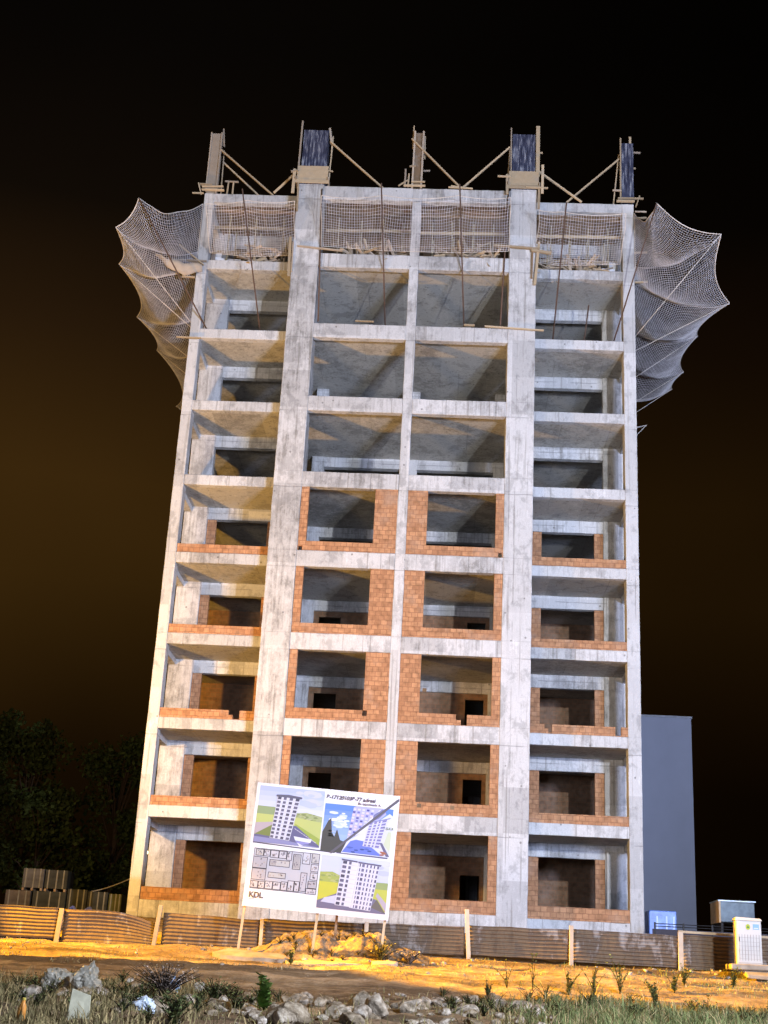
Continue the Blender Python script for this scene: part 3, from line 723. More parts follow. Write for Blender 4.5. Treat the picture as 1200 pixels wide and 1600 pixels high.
# gathered sheet hanging in the left net
mb = MB(); P_ = []
for i in range(9):
    for j in range(4):
        u_ = i/8; w_ = j/3
        P_.append((-9.95+1.75*u_, -.9+.5*u_+.15*w_, 24.15-.55*math.sin(u_*2.6)*(.3+w_*.8)+.05*math.sin(i*2.1)))
mb.v = P_
for i in range(8):
    for j in range(3): mb.f.append((i*4+j, i*4+j+1, (i+1)*4+j+1, (i+1)*4+j)); mb.c.append(None)
o = mb.build('torn_sheet', M_woodg, smooth=True); sm = o.modifiers.new('solid', 'SOLIDIFY'); sm.thickness = .01
tag(o, 'crumpled pinkish sheet caught in the left net beside the corner column', 'sheet')

# ---------------------------------------------------------------- site board
SB = empty('site_board', (-3.25, -10.6, -.19), (0, math.radians(2.9), 0))
tag(SB, 'large white site hoarding on posts with pictures of the finished building and a floor plan', 'sign')
BW, BH = 3.72, 3.10
MB().box(0, BW, 0, .03, 0, BH).build('panel', simple('white_vinyl', (.58, .57, .60), .5, 0, .03, 1), SB)
mb = MB()
for z in (.15, BH/2, BH-.2): mb.box(.05, BW-.05, .032, .08, z, z+.06)
for x in (.1, BW/2, BW-.15): mb.box(x, x+.05, .082, .13, .05, BH-.05)
mb.build('back_frame', M_wood, SB)
def uvp(u, v_, l=0): return (u*BW, -.003-.0012*l, (1-v_)*BH)
class DEC(MB):
    def __init__(s, u0, v0, u1, v1): super().__init__(); s.r = (u0, v0, u1, v1); s.k = 0
    def p(s, pts, c, l=None):
        u0, v0, u1, v1 = s.r
        if l is None: s.k += 1; l = s.k
        else: s.k = max(s.k, l)
        s.poly([uvp(u0+a*(u1-u0), v0+b_*(v1-v0), l) for a, b_ in pts], c); return s
    def rect(s, a, b_, c_, d, c, l=None): return s.p([(a, b_), (a, d), (c_, d), (c_, b_)], c, l)
    def vgrad(s, a, b_, c_, d, c0, c1, n=6):
        s.k += 1
        for i in range(n):
            t = (i+.5)/n; s.rect(a, b_+(d-b_)*i/n, c_, b_+(d-b_)*(i+1)/n, tuple(lerp(x, y, t) for x, y in zip(c0, c1)), s.k)
    def blobs(s, a, b_, c_, d, cols, n, sz):
        s.k += 1; base = s.k
        for i in range(n):
            x = R.uniform(a, c_); y = R.uniform(b_, d); r_ = sz*R.uniform(.4, 1); cc = R.choice(cols)
            pts = [(min(max(x+r_*math.cos(-t)*1.4, 0), 1), min(max(y+r_*math.sin(-t)*.7, 0), 1)) for t in [k*math.pi/4 for k in range(8)]]
            s.p(pts, cc, base+i*.02)
        s.k += 1
    def tower(s, tl, tr, br, bl, rows, cols_, wall, win, roof, patt=None):
        def P(a, b_):
            x0 = lerp(tl[0], bl[0], b_); x1 = lerp(tr[0], br[0], b_); y0 = lerp(tl[1], bl[1], b_); y1 = lerp(tr[1], br[1], b_)
            return (lerp(x0, x1, a), lerp(y0, y1, a))
        s.p([tl, bl, br, tr], wall); s.k += 1; l = s.k
        for i in range(rows):
            for j, (a, b_) in enumerate(cols_):
                w = win if (patt is None or (i+j) % patt) else tuple(x*.6 for x in win)
                s.p([P(a, (i+.22)/rows), P(a, (i+.86)/rows), P(b_, (i+.86)/rows), P(b_, (i+.22)/rows)], w, l)
            s.p([P(0, (i+.92)/rows), P(0, (i+1)/rows), P(1, (i+1)/rows), P(1, (i+.92)/rows)], tuple(x*.72 for x in wall), l)
        s.p([P(-.08, -.015), P(-.04, .02), P(1.04, .02), P(1.08, -.015)], roof); return s
LG = (.50, .52, .72); WH = (.80, .80, .88); DK = (.10, .09, .16); YG = (.55, .60, .20); GR = (.25, .33, .10); RD = (.16, .15, .28)
d = DEC(.02, .02, .478, .485)
d.vgrad(0, 0, 1, .52, (.45, .52, .80), (.78, .80, .90)); d.blobs(.5, .05, .95, .3, [(.62, .64, .86), (.52, .58, .84)], 12, .09)
d.p([(0, .36), (0, .56), (.42, .56), (.42, .42), (.25, .36)], (.32, .40, .20)); d.p([(.5, .45), (.5, .62), (1, .62), (1, .46), (.75, .41)], (.42, .47, .22))
d.blobs(.52, .44, .98, .54, [(.25, .30, .12), (.5, .5, .3), (.36, .42, .16)], 26, .03)
d.p([(0, .50), (0, 1), (1, 1), (1, .56), (.5, .50)], YG); d.p([(.6, .75), (1, .98), (1, .85), (.6, .62)], (.38, .46, .09))
d.p([(0, .66), (0, .86), (.36, .66), (.30, .62)], (.52, .44, .48)); d.p([(.02, .85), (.3, .64), (.5, .66), (.5, .95), (0, .92)], (.22, .26, .08))
d.p([(0, .86), (0, 1), (1, 1), (1, .97), (.62, .66), (.45, .66), (.45, .9)], RD); d.p([(0, .90), (0, 1), (1, 1), (1, .995), (.5, .93)], (.30, .30, .52))
for i in range(10): d.p([(.6+.035*i, .70+.022*i), (.6+.035*i, .712+.022*i), (.63+.035*i, .730+.022*i), (.63+.035*i, .716+.022*i)], (.6, .55, .62), d.k)
d.p([(.60, .84), (.63, .91), (.86, .93), (.88, .87)], (.85, .85, .95)); d.p([(.63, .92), (.68, .97), (.84, .955), (.84, .93)], (.33, .32, .66)); d.p([(.66, .945), (.70, 1.0), (.76, .99)], (.82, .82, .92))
d.tower((.29, .16), (.64, .17), (.54, .93), (.24, .91), 11, ((.02, .17), (.27, .40), (.53, .68), (.80, .97)), (.74, .73, .83), (.16, .15, .22), (.12, .12, .18), 3)
d.p([(.27, .14), (.27, .165), (.66, .175), (.66, .15), (.45, .125)], (.14, .14, .20))
d.build('printed_picture', M_print, SB)
d = DEC(.488, .115, .965, .505)
d.vgrad(0, 0, 1, 1, (.10, .24, .78), (.55, .68, .92), 8); d.blobs(.12, .18, .34, .5, [(.75, .82, .95), (.6, .7, .93), (.85, .88, .96)], 22, .05)
d.p([(.0, .60), (0, 1), (.30, 1), (.36, .78), (.27, .74), (.21, .52), (.18, .68), (.14, .60), (.11, .30), (.07, .36)], (.09, .085, .075)); 
for q in (.56, .62, .66): d.p([(.08, q), (.10, q+.025), (.2, q+.02), (.16, q)], (.6, .62, .64), d.k)
d.p([(.42, .03), (.36, .72), (.55, .60), (.9, .12), (.86, 0), (.46, 0)], (.48, .48, .82))
d.k += 1; l = d.k
for i in range(11):
    for j in range(5):
        x = .42+.065*j-.005*i; y = .05+.06*i
        if y+.9*(x-.35) < .72: d.p([(x, y), (x-.004, y+.038), (x+.034, y+.042), (x+.038, y+.004)], R.choice([(.10, .10, .34), (.20, .20, .5), (.7, .7, .92), (.78, .62, .75)]), l)
d.p([(.50, .55), (.48, .62), (.62, .50), (.83, .05), (.80, .04)], (.86, .86, .95)); d.p([(.72, .15), (.70, .30), (.8, .22), (.9, .06), (.84, .02)], (.22, .22, .42))
d.p([(.37, .75), (.30, 1), (1, 1), (1, .15), (.95, .10), (.5, .62)], (.74, .76, .90))
d.p([(.42, .74), (.31, .98), (.9, .99), (.62, .72), (.5, .70)], (.16, .22, .70)); d.blobs(.38, .85, .75, .97, [(.05, .09, .3), (.1, .15, .5)], 8, .035)
d.p([(.50, .66), (.52, .69), (.66, .69), (.62, .60)], (.85, .84, .92)); d.p([(.82, .50), (.80, .72), (1.0, .99), (1, .45)], (.72, .72, .74)); d.p([(.95, .48), (.9, .75), (1, .9), (1, .48)], (.66, .70, .50))
d.tower((.66, .33), (.95, .20), (.86, .84), (.60, .82), 9, ((.06, .2), (.28, .42), (.50, .6), (.68, .9)), (.72, .72, .90), (.24, .22, .48), (.2, .2, .42))
d.p([(.84, .72), (.95, .99), (1.0, .99), (.88, .72)], (.16, .15, .26)); d.blobs(.86, .90, .93, .97, [(.4, .16, .1)], 5, .03)
d.k += 2
d.p([(.145, 1.0), (.15, 1.03), (.17, 1.03), (1.07, -.18), (1.065, -.235), (1.03, -.2)], (.14, .13, .16))
d.build('printed_picture', M_print, SB)
d = DEC(.505, .535, .975, .955)
d.vgrad(0, 0, 1, .5, (.68, .70, .86), (.62, .66, .82)); d.blobs(.55, .05, .98, .35, [(.55, .58, .74), (.70, .72, .84)], 10, .08)
d.p([(0, .32), (0, .62), (.34, .62), (.34, .38), (.18, .30)], (.42, .48, .12)); d.blobs(.02, .34, .3, .5, [(.3, .36, .12), (.5, .52, .2)], 22, .03); d.rect(.82, .42, 1, .60, (.34, .42, .16))
d.p([(0, .50), (0, .96), (.5, .96), (.34, .50)], (.60, .60, .07)); d.p([(.8, .55), (.8, .96), (1, .96), (1, .55)], (.55, .58, .10))
d.p([(0, .86), (0, 1), (1, 1), (1, .98), (.84, .74), (.30, .68)], (.20, .18, .28)); d.p([(.10, .80), (.05, .88), (.30, .90), (.30, .72)], (.62, .63, .80)); d.p([(.78, .90), (1, .99), (.86, .74)], (.17, .15, .13))
d.p([(.84, .68), (1, .96), (1, .80), (.86, .62)], (.50, .44, .52))
d.tower((.31, .05), (.53, .07), (.47, .93), (.26, .92), 10, ((.05, .32), (.45, .62)), (.78, .77, .88), (.15, .14, .22), (.13, .12, .2), 3)
d.tower((.53, .07), (.58, .075), (.53, .95), (.47, .94), 10, ((.3, .5),), (.80, .80, .92), (.6, .6, .74), (.5, .5, .6))
d.tower((.56, .08), (.86, .10), (.78, .97), (.52, .95), 10, ((.02, .08), (.14, .27), (.36, .44), (.54, .62), (.72, .78), (.88, .98)), (.77, .76, .88), (.17, .16, .28), (.14, .13, .22), 4)
d.build('printed_picture', M_print, SB)
# floor plan
d = DEC(.035, .525, .492, .86); PK = (.06, .05, .06)
R2 = random.Random(3)
d.k = 1
d.rect(0, .02, 1, .99, PK, .6); d.rect(.008, .035, .992, .975, (.60, .59, .64), .8)
rooms = [(0, .22, .22, .5), (0, .5, .22, .78), (.03, .04, .15, .2), (.15, .04, .25, .2), (.25, .04, .38, .22), (.38, .04, .5, .22), (.25, .26, .56, .42), (.25, .56, .52, .70), (0, .80, .12, .97), (.12, .80, .22, .97), (.22, .78, .34, .97), (.34, .78, .46, .97),
         (.5, .02, .58, .25), (.60, .08, .72, .45), (.74, .02, .86, .3), (.88, .02, 1.0, .26), (.88, .28, 1.0, .46), (.88, .48, 1, .66), (.86, .68, 1, .86), (.74, .5, .84, .95), (.56, .72, .66, .97), (.66, .72, .74, .97), (.46, .76, .56, .97), (.84, .86, 1, 1.0)]
for (a, b_, c_, e_) in rooms:
    fill = R2.choice([(.66, .65, .70), (.50, .48, .52), (.60, .57, .55), (.58, .56, .62), (.64, .62, .67)])
    d.rect(a, b_, c_, e_, PK, 1); t_ = .009; d.rect(a+t_, b_+t_*1.6, c_-t_, e_-t_*1.6, fill, 2)
    for q in range(7):
        x = R2.uniform(a+.01, c_-.04); y = R2.uniform(b_+.02, e_-.06); d.rect(x, y, x+.016, y+.034, R2.choice([(.25, .22, .25), (.50, .42, .36), (.35, .33, .38), (.30, .28, .30)]), 3)
for a in (.26, .61): 
    for i in range(8): d.rect(a+.012*i, .1 if a > .5 else .28, a+.012*i+.004, .42 if a > .5 else .40, (.25, .22, .26), 4)
d.build('floor_plan', M_print, SB)
d = DEC(0, 0, 1, 1); d.rect(.042, .935, .078, .940, (.45, .44, .48)); d.build('small_print', M_print, SB)
d = DEC(0, 0, 1, 1); d.p([(.018, .484), (.018, .493), (.585, .513), (.60, .503), (.575, .503)], (.12, .11, .15)); d.p([(.60, .503), (.60, .512), (.955, .520), (.955, .508)], (.16, .15, .24)); d.build('frame_line', M_print, SB)
def text(s, u, v_, size, c, name='lettering', bold=0, shear=0, parent=SB, base=None, rot=(math.pi/2, 0, 0)):
    cu_ = bpy.data.curves.new(name, 'FONT'); cu_.body = s; cu_.size = size; cu_.extrude = .001; cu_.offset = bold; cu_.shear = shear
    tmp = bpy.data.objects.new(name, cu_); col.objects.link(tmp)
    dg = bpy.context.evaluated_depsgraph_get(); me_ = bpy.data.meshes.new_from_object(tmp.evaluated_get(dg)); bpy.data.objects.remove(tmp)
    me_.materials.clear(); mt = bpy.data.materials.new(name); mt.use_nodes = True; mt.node_tree.nodes['Principled BSDF'].inputs['Base Color'].default_value = (*c, 1); mt.node_tree.nodes['Principled BSDF'].inputs['Roughness'].default_value = .7
    me_.materials.append(mt)
    o_ = link(name, me_, parent); o_.location = base or (u*BW, -.03, (1-v_)*BH); o_.rotation_euler = rot; return o_
text('B-17120103B-77 adresi', .490, .075, .135, (.07, .06, .10), bold=.004, shear=.2)
text('Bu taşınmazda A.', .715, .103, .085, (.08, .07, .12), bold=.002)
text('Y.Ş.K.R', .905, .285, .085, (.12, .16, .08), bold=.002)
text('KDL', .038, .925, .19, (.06, .05, .07), bold=.006)
for i, (x, dx) in enumerate(((.05, .02), (BW*.515, 0.02), (BW-.09, .03))):
    zb = (-1.02, -1.02, -.95)[i]
    MB().bar((x+.03-.06, .155, zb-.25), (x+.03, .155, 1.2), .065, .06).build('post', M_wood, SB)
MB().bar((BW*.64, .9, -1.0), (BW*.64, .16, 1.5), .06, .05).build('strut', M_woodd, SB)

# ---------------------------------------------------------------- corrugated fence
FY = -9.0
FE = empty('site_fence', (0, FY, -1.2)); tag(FE, 'low rusty corrugated sheet fence on timber posts along the site', 'fence')
def corrug(x0, x1, zt0, zt1, zb, bulge=0, dip=None, yoff=0, tilt=0):
    nx_ = max(6, int((x1-x0)/.12)); nz_ = 72; mb = MB()
    for i in range(nx_+1):
        t_ = i/nx_; x = lerp(x0, x1, t_)
        zt = lerp(zt0, zt1, t_)+.025*mn.noise(Vector((x*1.3, 3, 0)))
        if dip: zt += dip(t_)
        for j in range(nz_+1):
            w = j/nz_; z = lerp(zb+.02*mn.noise(Vector((x, 9, 0))), zt, w)
            zc = lerp(zb, (zt0+zt1)/2, w)
            y = FY+yoff+.015*math.sin(zc/.092*2*math.pi)+bulge*math.sin(math.pi*t_)*math.sin(math.pi*w)+tilt*(w-.5)+.03*mn.noise(Vector((x*.8, z*1.5, 2)))
            if dip: y += -dip(t_)*.9*(w**2)
            mb.v.append((x, y-FY, z+1.2))
    for i in range(nx_):
        for j in range(nz_): a = i*(nz_+1)+j; mb.f.append((a, a+nz_+1, a+nz_+2, a+1)); mb.c.append(None)
    o_ = mb.build('corrugated_panel', M_rust, FE, smooth=True); s_ = o_.modifiers.new('solid', 'SOLIDIFY'); s_.thickness = .003
corrug(-16.5, -12.4, -.36, -.36, -1.22); corrug(-12.35, -8.30, -.37, -.40, -1.18)
corrug(-8.16, -5.68, -.42, -.42, -1.27, .10, lambda t_: -.26*max(0, (t_-.55)/.45)**1.3, .0)
corrug(-5.52, -2.95, -.38, -.45, -1.22, -.04); corrug(-2.85, -.18, -.42, -.40, -1.2); corrug(-.1, 2.42, -.38, -.36, -1.08, .05)
corrug(2.55, 5.16, -.33, -.30, -1.06, .03, tilt=-.05); corrug(5.24, 7.95, -.28, -.32, -1.10, -.03, tilt=-.05); corrug(8.1, 10.9, -.28, -.30, -1.14, .03); corrug(11.0, 16, -.28, -.26, -1.15)
for x, zt, zb, w, dx in ((-12.38, -.2, -1.5, .1, 0), (-8.22, -.41, -1.5, .13, -.07), (-5.60, -.20, -1.5, .11, -.12), (-2.89, -.42, -1.5, .09, .0), (-.14, -.36, -1.5, .11, 0), (2.47, .08, -1.45, .11, .10), (5.20, -.20, -1.4, .11, .0), (8.02, -.22, -1.45, .13, .0), (10.95, -.2, -1.4, .1, 0)):
    MB().bar((x+dx, -.06, zb+1.2), (x, -.07, zt+1.2), w,   .06, upv=(0, 1, 0)).build('post', M_woodg, FE, bevel=.006)
MB().bar((7.96, -.07, .985), (10.9, -.07, .945), .05, .06).build('rail', M_wood, FE)

# spoil heap
mb = MB(); nx_, ny_ = 110, 60
for j in range(ny_+1):
    for i in range(nx_+1):
        u_ = i/nx_; w_ = j/ny_; x = lerp(-3.3, 1.7, u_); y = lerp(-11.6, -9.15, w_)
        prof = float(np.interp(x, [-3.3, -2.7, -2.2, -1.6, -.8, -.2, .3, .7, 1.2, 1.7], [0, .18, .48, .60, .52, .60, .48, .28, .16, 0]))
        g = math.exp(-((y+9.95)/.55)**2*1.1) if y < -9.95 else 1.0
        n_ = mn.noise(Vector((x*1.8, y*1.8, 3)))*.07+mn.noise(Vector((x*5.5, y*5.5, 6)))*.05+mn.noise(Vector((x*14, y*14, 8)))*.045
        z = ground_z(x, y)-.06+prof*g*(1+n_*1.0)+(n_*.85 if prof*g > .03 else 0)*min(1, prof*g*4)
        mb.v.append((x, y, z))
for j in range(ny_):
    for i in range(nx_): a = j*(nx_+1)+i; mb.f.append((a, a+1, a+nx_+2, a+nx_+1)); mb.c.append(None)
tag(mb.build('earth_heap', M_ground, smooth=True), 'mound of stony soil piled in front of the fence under the site board', 'mound')
def slab_crust(x0, x1, y0, y1, label, seed, hh=.06, mat=None):
    mb = MB(); n = 26; cx_, cy_ = (x0+x1)/2, (y0+y1)/2; ring = []
    top = []; bot = []
    for i in range(n):
        a = 2*math.pi*i/n; r_ = 1+.28*mn.noise(Vector((math.cos(a)*1.7+seed, math.sin(a)*1.7, seed)))
        x = cx_+(x1-x0)/2*r_*math.cos(a); y = cy_+(y1-y0)/2*r_*math.sin(a); z = ground_z(x, y)
        top.append((x, y, z+hh)); bot.append((x, y, z-.15))
    i0 = 0; mb.v = top+bot+[(cx_, cy_, ground_z(cx_, cy_)+hh*1.4)]
    for i in range(n):
        j = (i+1) % n; mb.f.append((i, j, 2*n)); mb.c.append(None); mb.f.append((i, n+i, n+j, j)); mb.c.append(None)
    return tag(mb.build('concrete_spill', mat or M_rocky, bevel=0), label, 'concrete')
M_rocky = simple('pale_crust', (.34, .29, .23), .95, 0, .35, 3)
slab_crust(-3.75, -2.0, -11.5, -10.7, 'pale crust of dried concrete left of the heap', 1.3, .09)
slab_crust(-2.0, -.2, -11.75, -11.2, 'flat pale concrete spill before the heap', 5.1, .07)
slab_crust(.15, .75, -11.3, -11.0, 'small pale slab right of the heap by the bush', 9.2, .10)

# ---------------------------------------------------------------- electric cabinet
EC = empty('electric_cabinet', (9.42, -10.5, -1.0), (0, 0, math.radians(-1))); tag(EC, 'cream electric cabinet with ribbed door and two stickers at the right edge of the fence', 'cabinet')
M_cream = simple('cream_paint', (.50, .48, .45), .55, 0, .08, 3)
MB().box(-.31, .31, -.17, .17, .02, 1.05).build('body', M_cream, EC, bevel=.01)
MB().hexa([(-.34, -.20, 1.052), (.34, -.20, 1.052), (.34, .20, 1.052), (-.34, .20, 1.052), (-.30, -.16, 1.13), (.30, -.16, 1.11), (.30, .16, 1.11), (-.30, .16, 1.13)]).build('roof', M_cream, EC, bevel=.008)
dr = MB().box(-.285, .285, -.192, -.172, .05, 1.03).build('door', M_cream, EC, bevel=.006)
mb = MB()
for i in range(8): x = -.25+.07*i; mb.box(x, x+.012, -.199, -.193, .1, .72)
for i in range(6): mb.box(-.26, .26, -.197, -.1925, .14+.1*i, .146+.1*i)
mb.build('rib', simple('cream_shadow', (.30, .28, .25), .6), EC)
MB().box(-.25, -.235, -.215, -.193, .55, .66).build('handle', M_black, dr)
mb = MB(); pts = [(-.02+.055*math.cos(a), -.2005, .90+.07*math.sin(a)) for a in [k*math.pi/8 for k in range(16)]]; mb.poly(pts, (.55, .62, .05)); mb.poly([(-.02, -.202, .94), (-.055, -.202, .87), (.02, -.202, .87)], (.12, .30, .05)); mb.build('sticker', M_paint, EC)
mb = MB().poly([(.10, -.2005, .84), (.25, -.2005, .84), (.25, -.2005, .97), (.10, -.2005, .97)], (.30, .55, .80)); mb.poly([(.12, -.202, .86), (.23, -.202, .86), (.23, -.202, .885), (.12, -.202, .885)], (.75, .82, .9)); mb.build('sticker', M_paint, EC)
MB().box(-.50, .50, -.40, .34, -.12, .015).build('plinth', M_rocky, EC, bevel=.02)
MB().hexa([(-.15, -.55, -.32), (.75, -.62, -.36), (.8, -.3, -.3), (-.2, -.3, -.25), (-.15, -.55, -.22), (.75, -.62, -.26), (.8, -.3, -.125), (-.2, -.3, -.125)]).build('foundation_slab', M_rocky, EC, bevel=.02)

# ---------------------------------------------------------------- behind the fence
GB = empty('neighbour_building', (14, 30, 0)); tag(GB, 'plain blue grey windowless building behind the right side of the frame', 'building')
o = MB().box(-8.5, 1.88, 0, 12, -.1, 13.25).build('wall', M_plaster, GB)
MB().box(-8.56, 1.94, -.06, 12.06, 13.25, 13.36).build('roof_edge', simple('cap_metal', (.42, .44, .50), .5), GB)
# wrapped pallet, dark sheet fence, steel container
t = empty('wrapped_pallet', (9.5, 2, -.1)); tag(t, 'pallet wrapped in bright blue sheet beside the right foot of the building', 'pallet')
o = MB().box(-.55, .38, 0, .9, .15, 1.08).build('load', simple('blue_sheet', (.20, .33, .80), .35, 0, .5, 3), t, bevel=.03)
MB().box(-.6, .42, -.02, .92, .0, .148).build('pallet_base', M_woodd, t)
mb = MB()
for x in (-.3, .02, .26): mb.box(x, x+.05, -.008, -.001, .2, .9)
mb.build('wrap_fold', simple('pale_wrap', (.45, .55, .85), .3), t)
t = empty('dark_sheet_fence', (10, -1.2, -.3)); tag(t, 'dark low sheet fence with thin rails behind the corrugated fence on the right', 'fence')
MB().box(-1.45, 6, 0, .03, -.2, .52).build('sheet', M_darkfence, t)
mb = MB()
for z in (.60, .68): mb.tube([(-1.4, -.02, z), (6, -.02, z)], .014, 6)
mb.build('rail', M_black, t)
for i in range(9): MB().box(-1.4+.9*i, -1.35+.9*i, -.05, -.005, -.2, .72).build('post', M_black, t)
t = empty('steel_container', (11.85, 2.2, -.1)); tag(t, 'small grey steel container standing behind the electric cabinet', 'container')
MB().box(-.48, .72, 0, 1.4, .82, 1.50).build('body', simple('grey_steel', (.08, .10, .11), .4, .3, .4, 3), t, bevel=.02)
MB().box(-.52, .76, -.04, 1.44, 1.502, 1.54).build('lid', simple('steel_lid', (.42, .46, .48), .4, .3), t)
MB().box(-.50, -.44, -.03, 1.4, .80, 1.50).build('end_plate', simple('tan_plate', (.55, .40, .25), .6), t)  # tan plate on the left end only
for x in (-.42, .60): MB().box(x, x+.08, .1, 1.3, 0, .818).build('leg', M_black, t)
# block pallets left
M_blk = simple('dull_block', (.030, .031, .026), .9, 0, .5, 3); M_blk2 = simple('buff_block', (.075, .06, .045), .9, 0, .5, 3)
def pallet(x, z, w, h, label, mat=M_blk):
    t = empty('block_pallet', (x, 6, z)); tag(t, label, 'blocks', 'strapped block pallets behind the fence')
    MB().box(0, w, 0, 1.0, .10, h).build('blocks', mat, t, bevel=.015)
    mb = MB()
    for q in (.12, .5, .8): mb.box(w*q, w*q+.05, -.01, -.002, .10, h)
    mb.build('strap', simple('strap', (.12, .115, .10), .5), t)
    mb = MB()
    for q in (.02, .45, .88): mb.box(w*q, w*q+.08, .0, 1.0, 0, .095)
    mb.build('pallet_base', M_woodd, t)
pallet(-14.42, -.1, .95, .92, 'buff strapped block pallet at the far left behind the fence', M_blk2)
pallet(-13.38, -.1, 1.25, .92, 'dark block pallet directly right of the buff one, behind the fence')
pallet(-13.85, .83, .80, .80, 'pale topmost block pallet of the left stack behind the fence', simple('pale_block', (.07, .066, .062), .9, 0, .4, 4))
pallet(-13.0, .83, .85, .78, 'dark topmost block pallet right of the pale one')
pallet(-12.08, -.1, .75, 1.05, 'dark block pallet in the middle of the row behind the fence')
pallet(-11.30, -.1, .75, 1.0, 'dark block pallet second from the right end of the row')
pallet(-10.50, -.1, .48, .95, 'small olive block pallet at the right end of the row', simple('olive_block', (.06, .06, .02), .9))
mb = MB()
for i in range(18): mb.tube([(lerp(-11.9, -10.9, i/17), 5.7, .12+.16*math.sin(i*.6)+.05*R.random()), (lerp(-11.9, -10.9, (i+1)/17), 5.7, .12+.16*math.sin((i+1)*.6))], .05, 6)
tag(mb.build('blue_hose', simple('hose_blue', (.12, .16, .6), .5)), 'loose blue plastic hose lying before the block pallets', 'hose')
# cable
tag(MB().tube([(-11.8+3.2*k/12, 7.5, .95+1.5*(k/12)**1.5) for k in range(13)], .02, 5).build('cable', simple('cable_grey', (.25, .23, .20), .7)), 'thin cable rising to the right above the block pallets', 'cable')
# distant lamps
def street_lamp(x, y, z, s, label, col_):
    t = empty('street_lamp', (x, y, -.1)); tag(t, label, 'street lamp', 'distant street lamps')
    MB().tube([(0, 0, 0), (0, 0, z)], .07, 6).build('pole', M_black, t)
    MB().tube([(0, 0, z), (0, -.5, z+.25)], .05, 6).build('arm', M_black, t)
    bm = bmesh.new(); bmesh.ops.create_icosphere(bm, subdivisions=2, radius=s); me_ = bpy.data.meshes.new('lamp_head'); bm.to_mesh(me_); bm.free(); me_.materials.append(emis('lamp_glow', col_, 9))
    o_ = link('lamp_head', me_, t); o_.location = (0, -.6, z+.2)
street_lamp(-17.3, 45, 5.6, .17, 'distant warm street lamp seen through the left ground floor opening', (1, .75, .3))
street_lamp(-17.05, 45.5, 4.9, .08, 'fainter distant lamp just below the one in the left ground floor opening', (1, .6, .3))
street_lamp(-24.3, 45, 5.3, .07, 'distant dim street lamp above the block pallets at the left', (1, .55, .12))

# ---------------------------------------------------------------- trees
def tree(x, y, h, w, label, seed, leaves=5200):
    r = random.Random(seed); t = empty('tree', (x, y, -.15)); tag(t, label, 'tree', 'trees beyond the site')
    mb = MB().tube([(0, 0, 0), (.1, 0, h*.3), (.0, .1, h*.6), (.2, .1, h*.9)], [.28, .2, .13, .03], 8)
    cl = []
    for i in range(26):
        a = r.uniform(0, 6.28); zz_ = h*r.uniform(.25, .98); rr = w*.5*r.uniform(.25, 1)*(1-((zz_/h-.5)/.62)**2)**.5
        p = Vector((rr*math.cos(a), rr*math.sin(a), zz_)); cl.append((p, w*r.uniform(.12, .24)))
        mb.tube([(0, 0, zz_*.65), p*.6+Vector((0, 0, zz_*.32)), p], [.09, .05, .02], 5)
    mb.build('trunk', M_bark, t, smooth=True)
    mb = MB()
    for i in range(leaves):
        c, s_ = r.choice(cl); dd = Vector((r.gauss(0, 1), r.gauss(0, 1), r.gauss(0, .8))).normalized()*s_*r.random()**.4
        p = c+dd; a = Vector((r.gauss(0, 1), r.gauss(0, 1), r.gauss(0, 1))).normalized()*r.uniform(.10, .24); b_ = a.cross(Vector((r.gauss(0, 1), r.gauss(0, 1), r.gauss(0, 1)))).normalized()*r.uniform(.06, .13)
        v_ = r.uniform(.6, 1.4); mb.poly([p-a, p+b_, p+a, p-b_], (v_, v_, v_*.9))
    mb.build('crown', M_tree, t)
tree(-29, 44, 14.5, 8, 'dark broad tree at the far left edge beyond the site', 1)
tree(-24.4, 40, 13.5, 6.5, 'tall dark tree in the faint group left of the building', 2)
tree(-19.2, 43, 12.5, 6, 'dark tree nearest to the left side of the building', 3)
tree(-21.5, 34, 8.0, 5, 'lower dark tree in front of the tall ones at the left', 4, 3500)

# ---------------------------------------------------------------- foreground rocks
def rock(x, y, sx_, sy_, sz_, label, seed, mat=None, sink=.25, name='rock', cat='rock', group='rocks on the verge'):
    bm = bmesh.new(); bmesh.ops.create_icosphere(bm, subdivisions=4, radius=1)
    o3 = Vector((seed*3.7, seed*1.9, seed*.7)); rr = random.Random(seed)
    planes = [(Vector((rr.gauss(0, 1), rr.gauss(0, 1), rr.gauss(0, 1))).normalized(), rr.uniform(.55, .88)) for _ in range(13)]
    for v_ in bm.verts:
        p = v_.co.copy()
        for n_, dd in planes:
            k = p.dot(n_)
            if k > dd: p -= n_*(k-dd)*.92
        p *= 1+.16*mn.noise(p*1.5+o3)+.06*mn.noise(p*4+o3)+.03*mn.noise(p*9+o3)
        v_.co = Vector((p.x*sx_, p.y*sy_, p.z*sz_))
    me_ = bpy.data.meshes.new(name); bm.to_mesh(me_); bm.free(); me_.materials.append(mat or M_rock)
    me_.polygons.foreach_set('use_smooth', [True]*len(me_.polygons))
    o_ = link(name, me_); o_.location = (x, y, ground_z(x, y)+sz_*(1-sink*2)); o_.rotation_euler = (rr.uniform(-.3, .3), rr.uniform(-.3, .3), rr.uniform(0, 6))
    return tag(o_, label, cat, group)
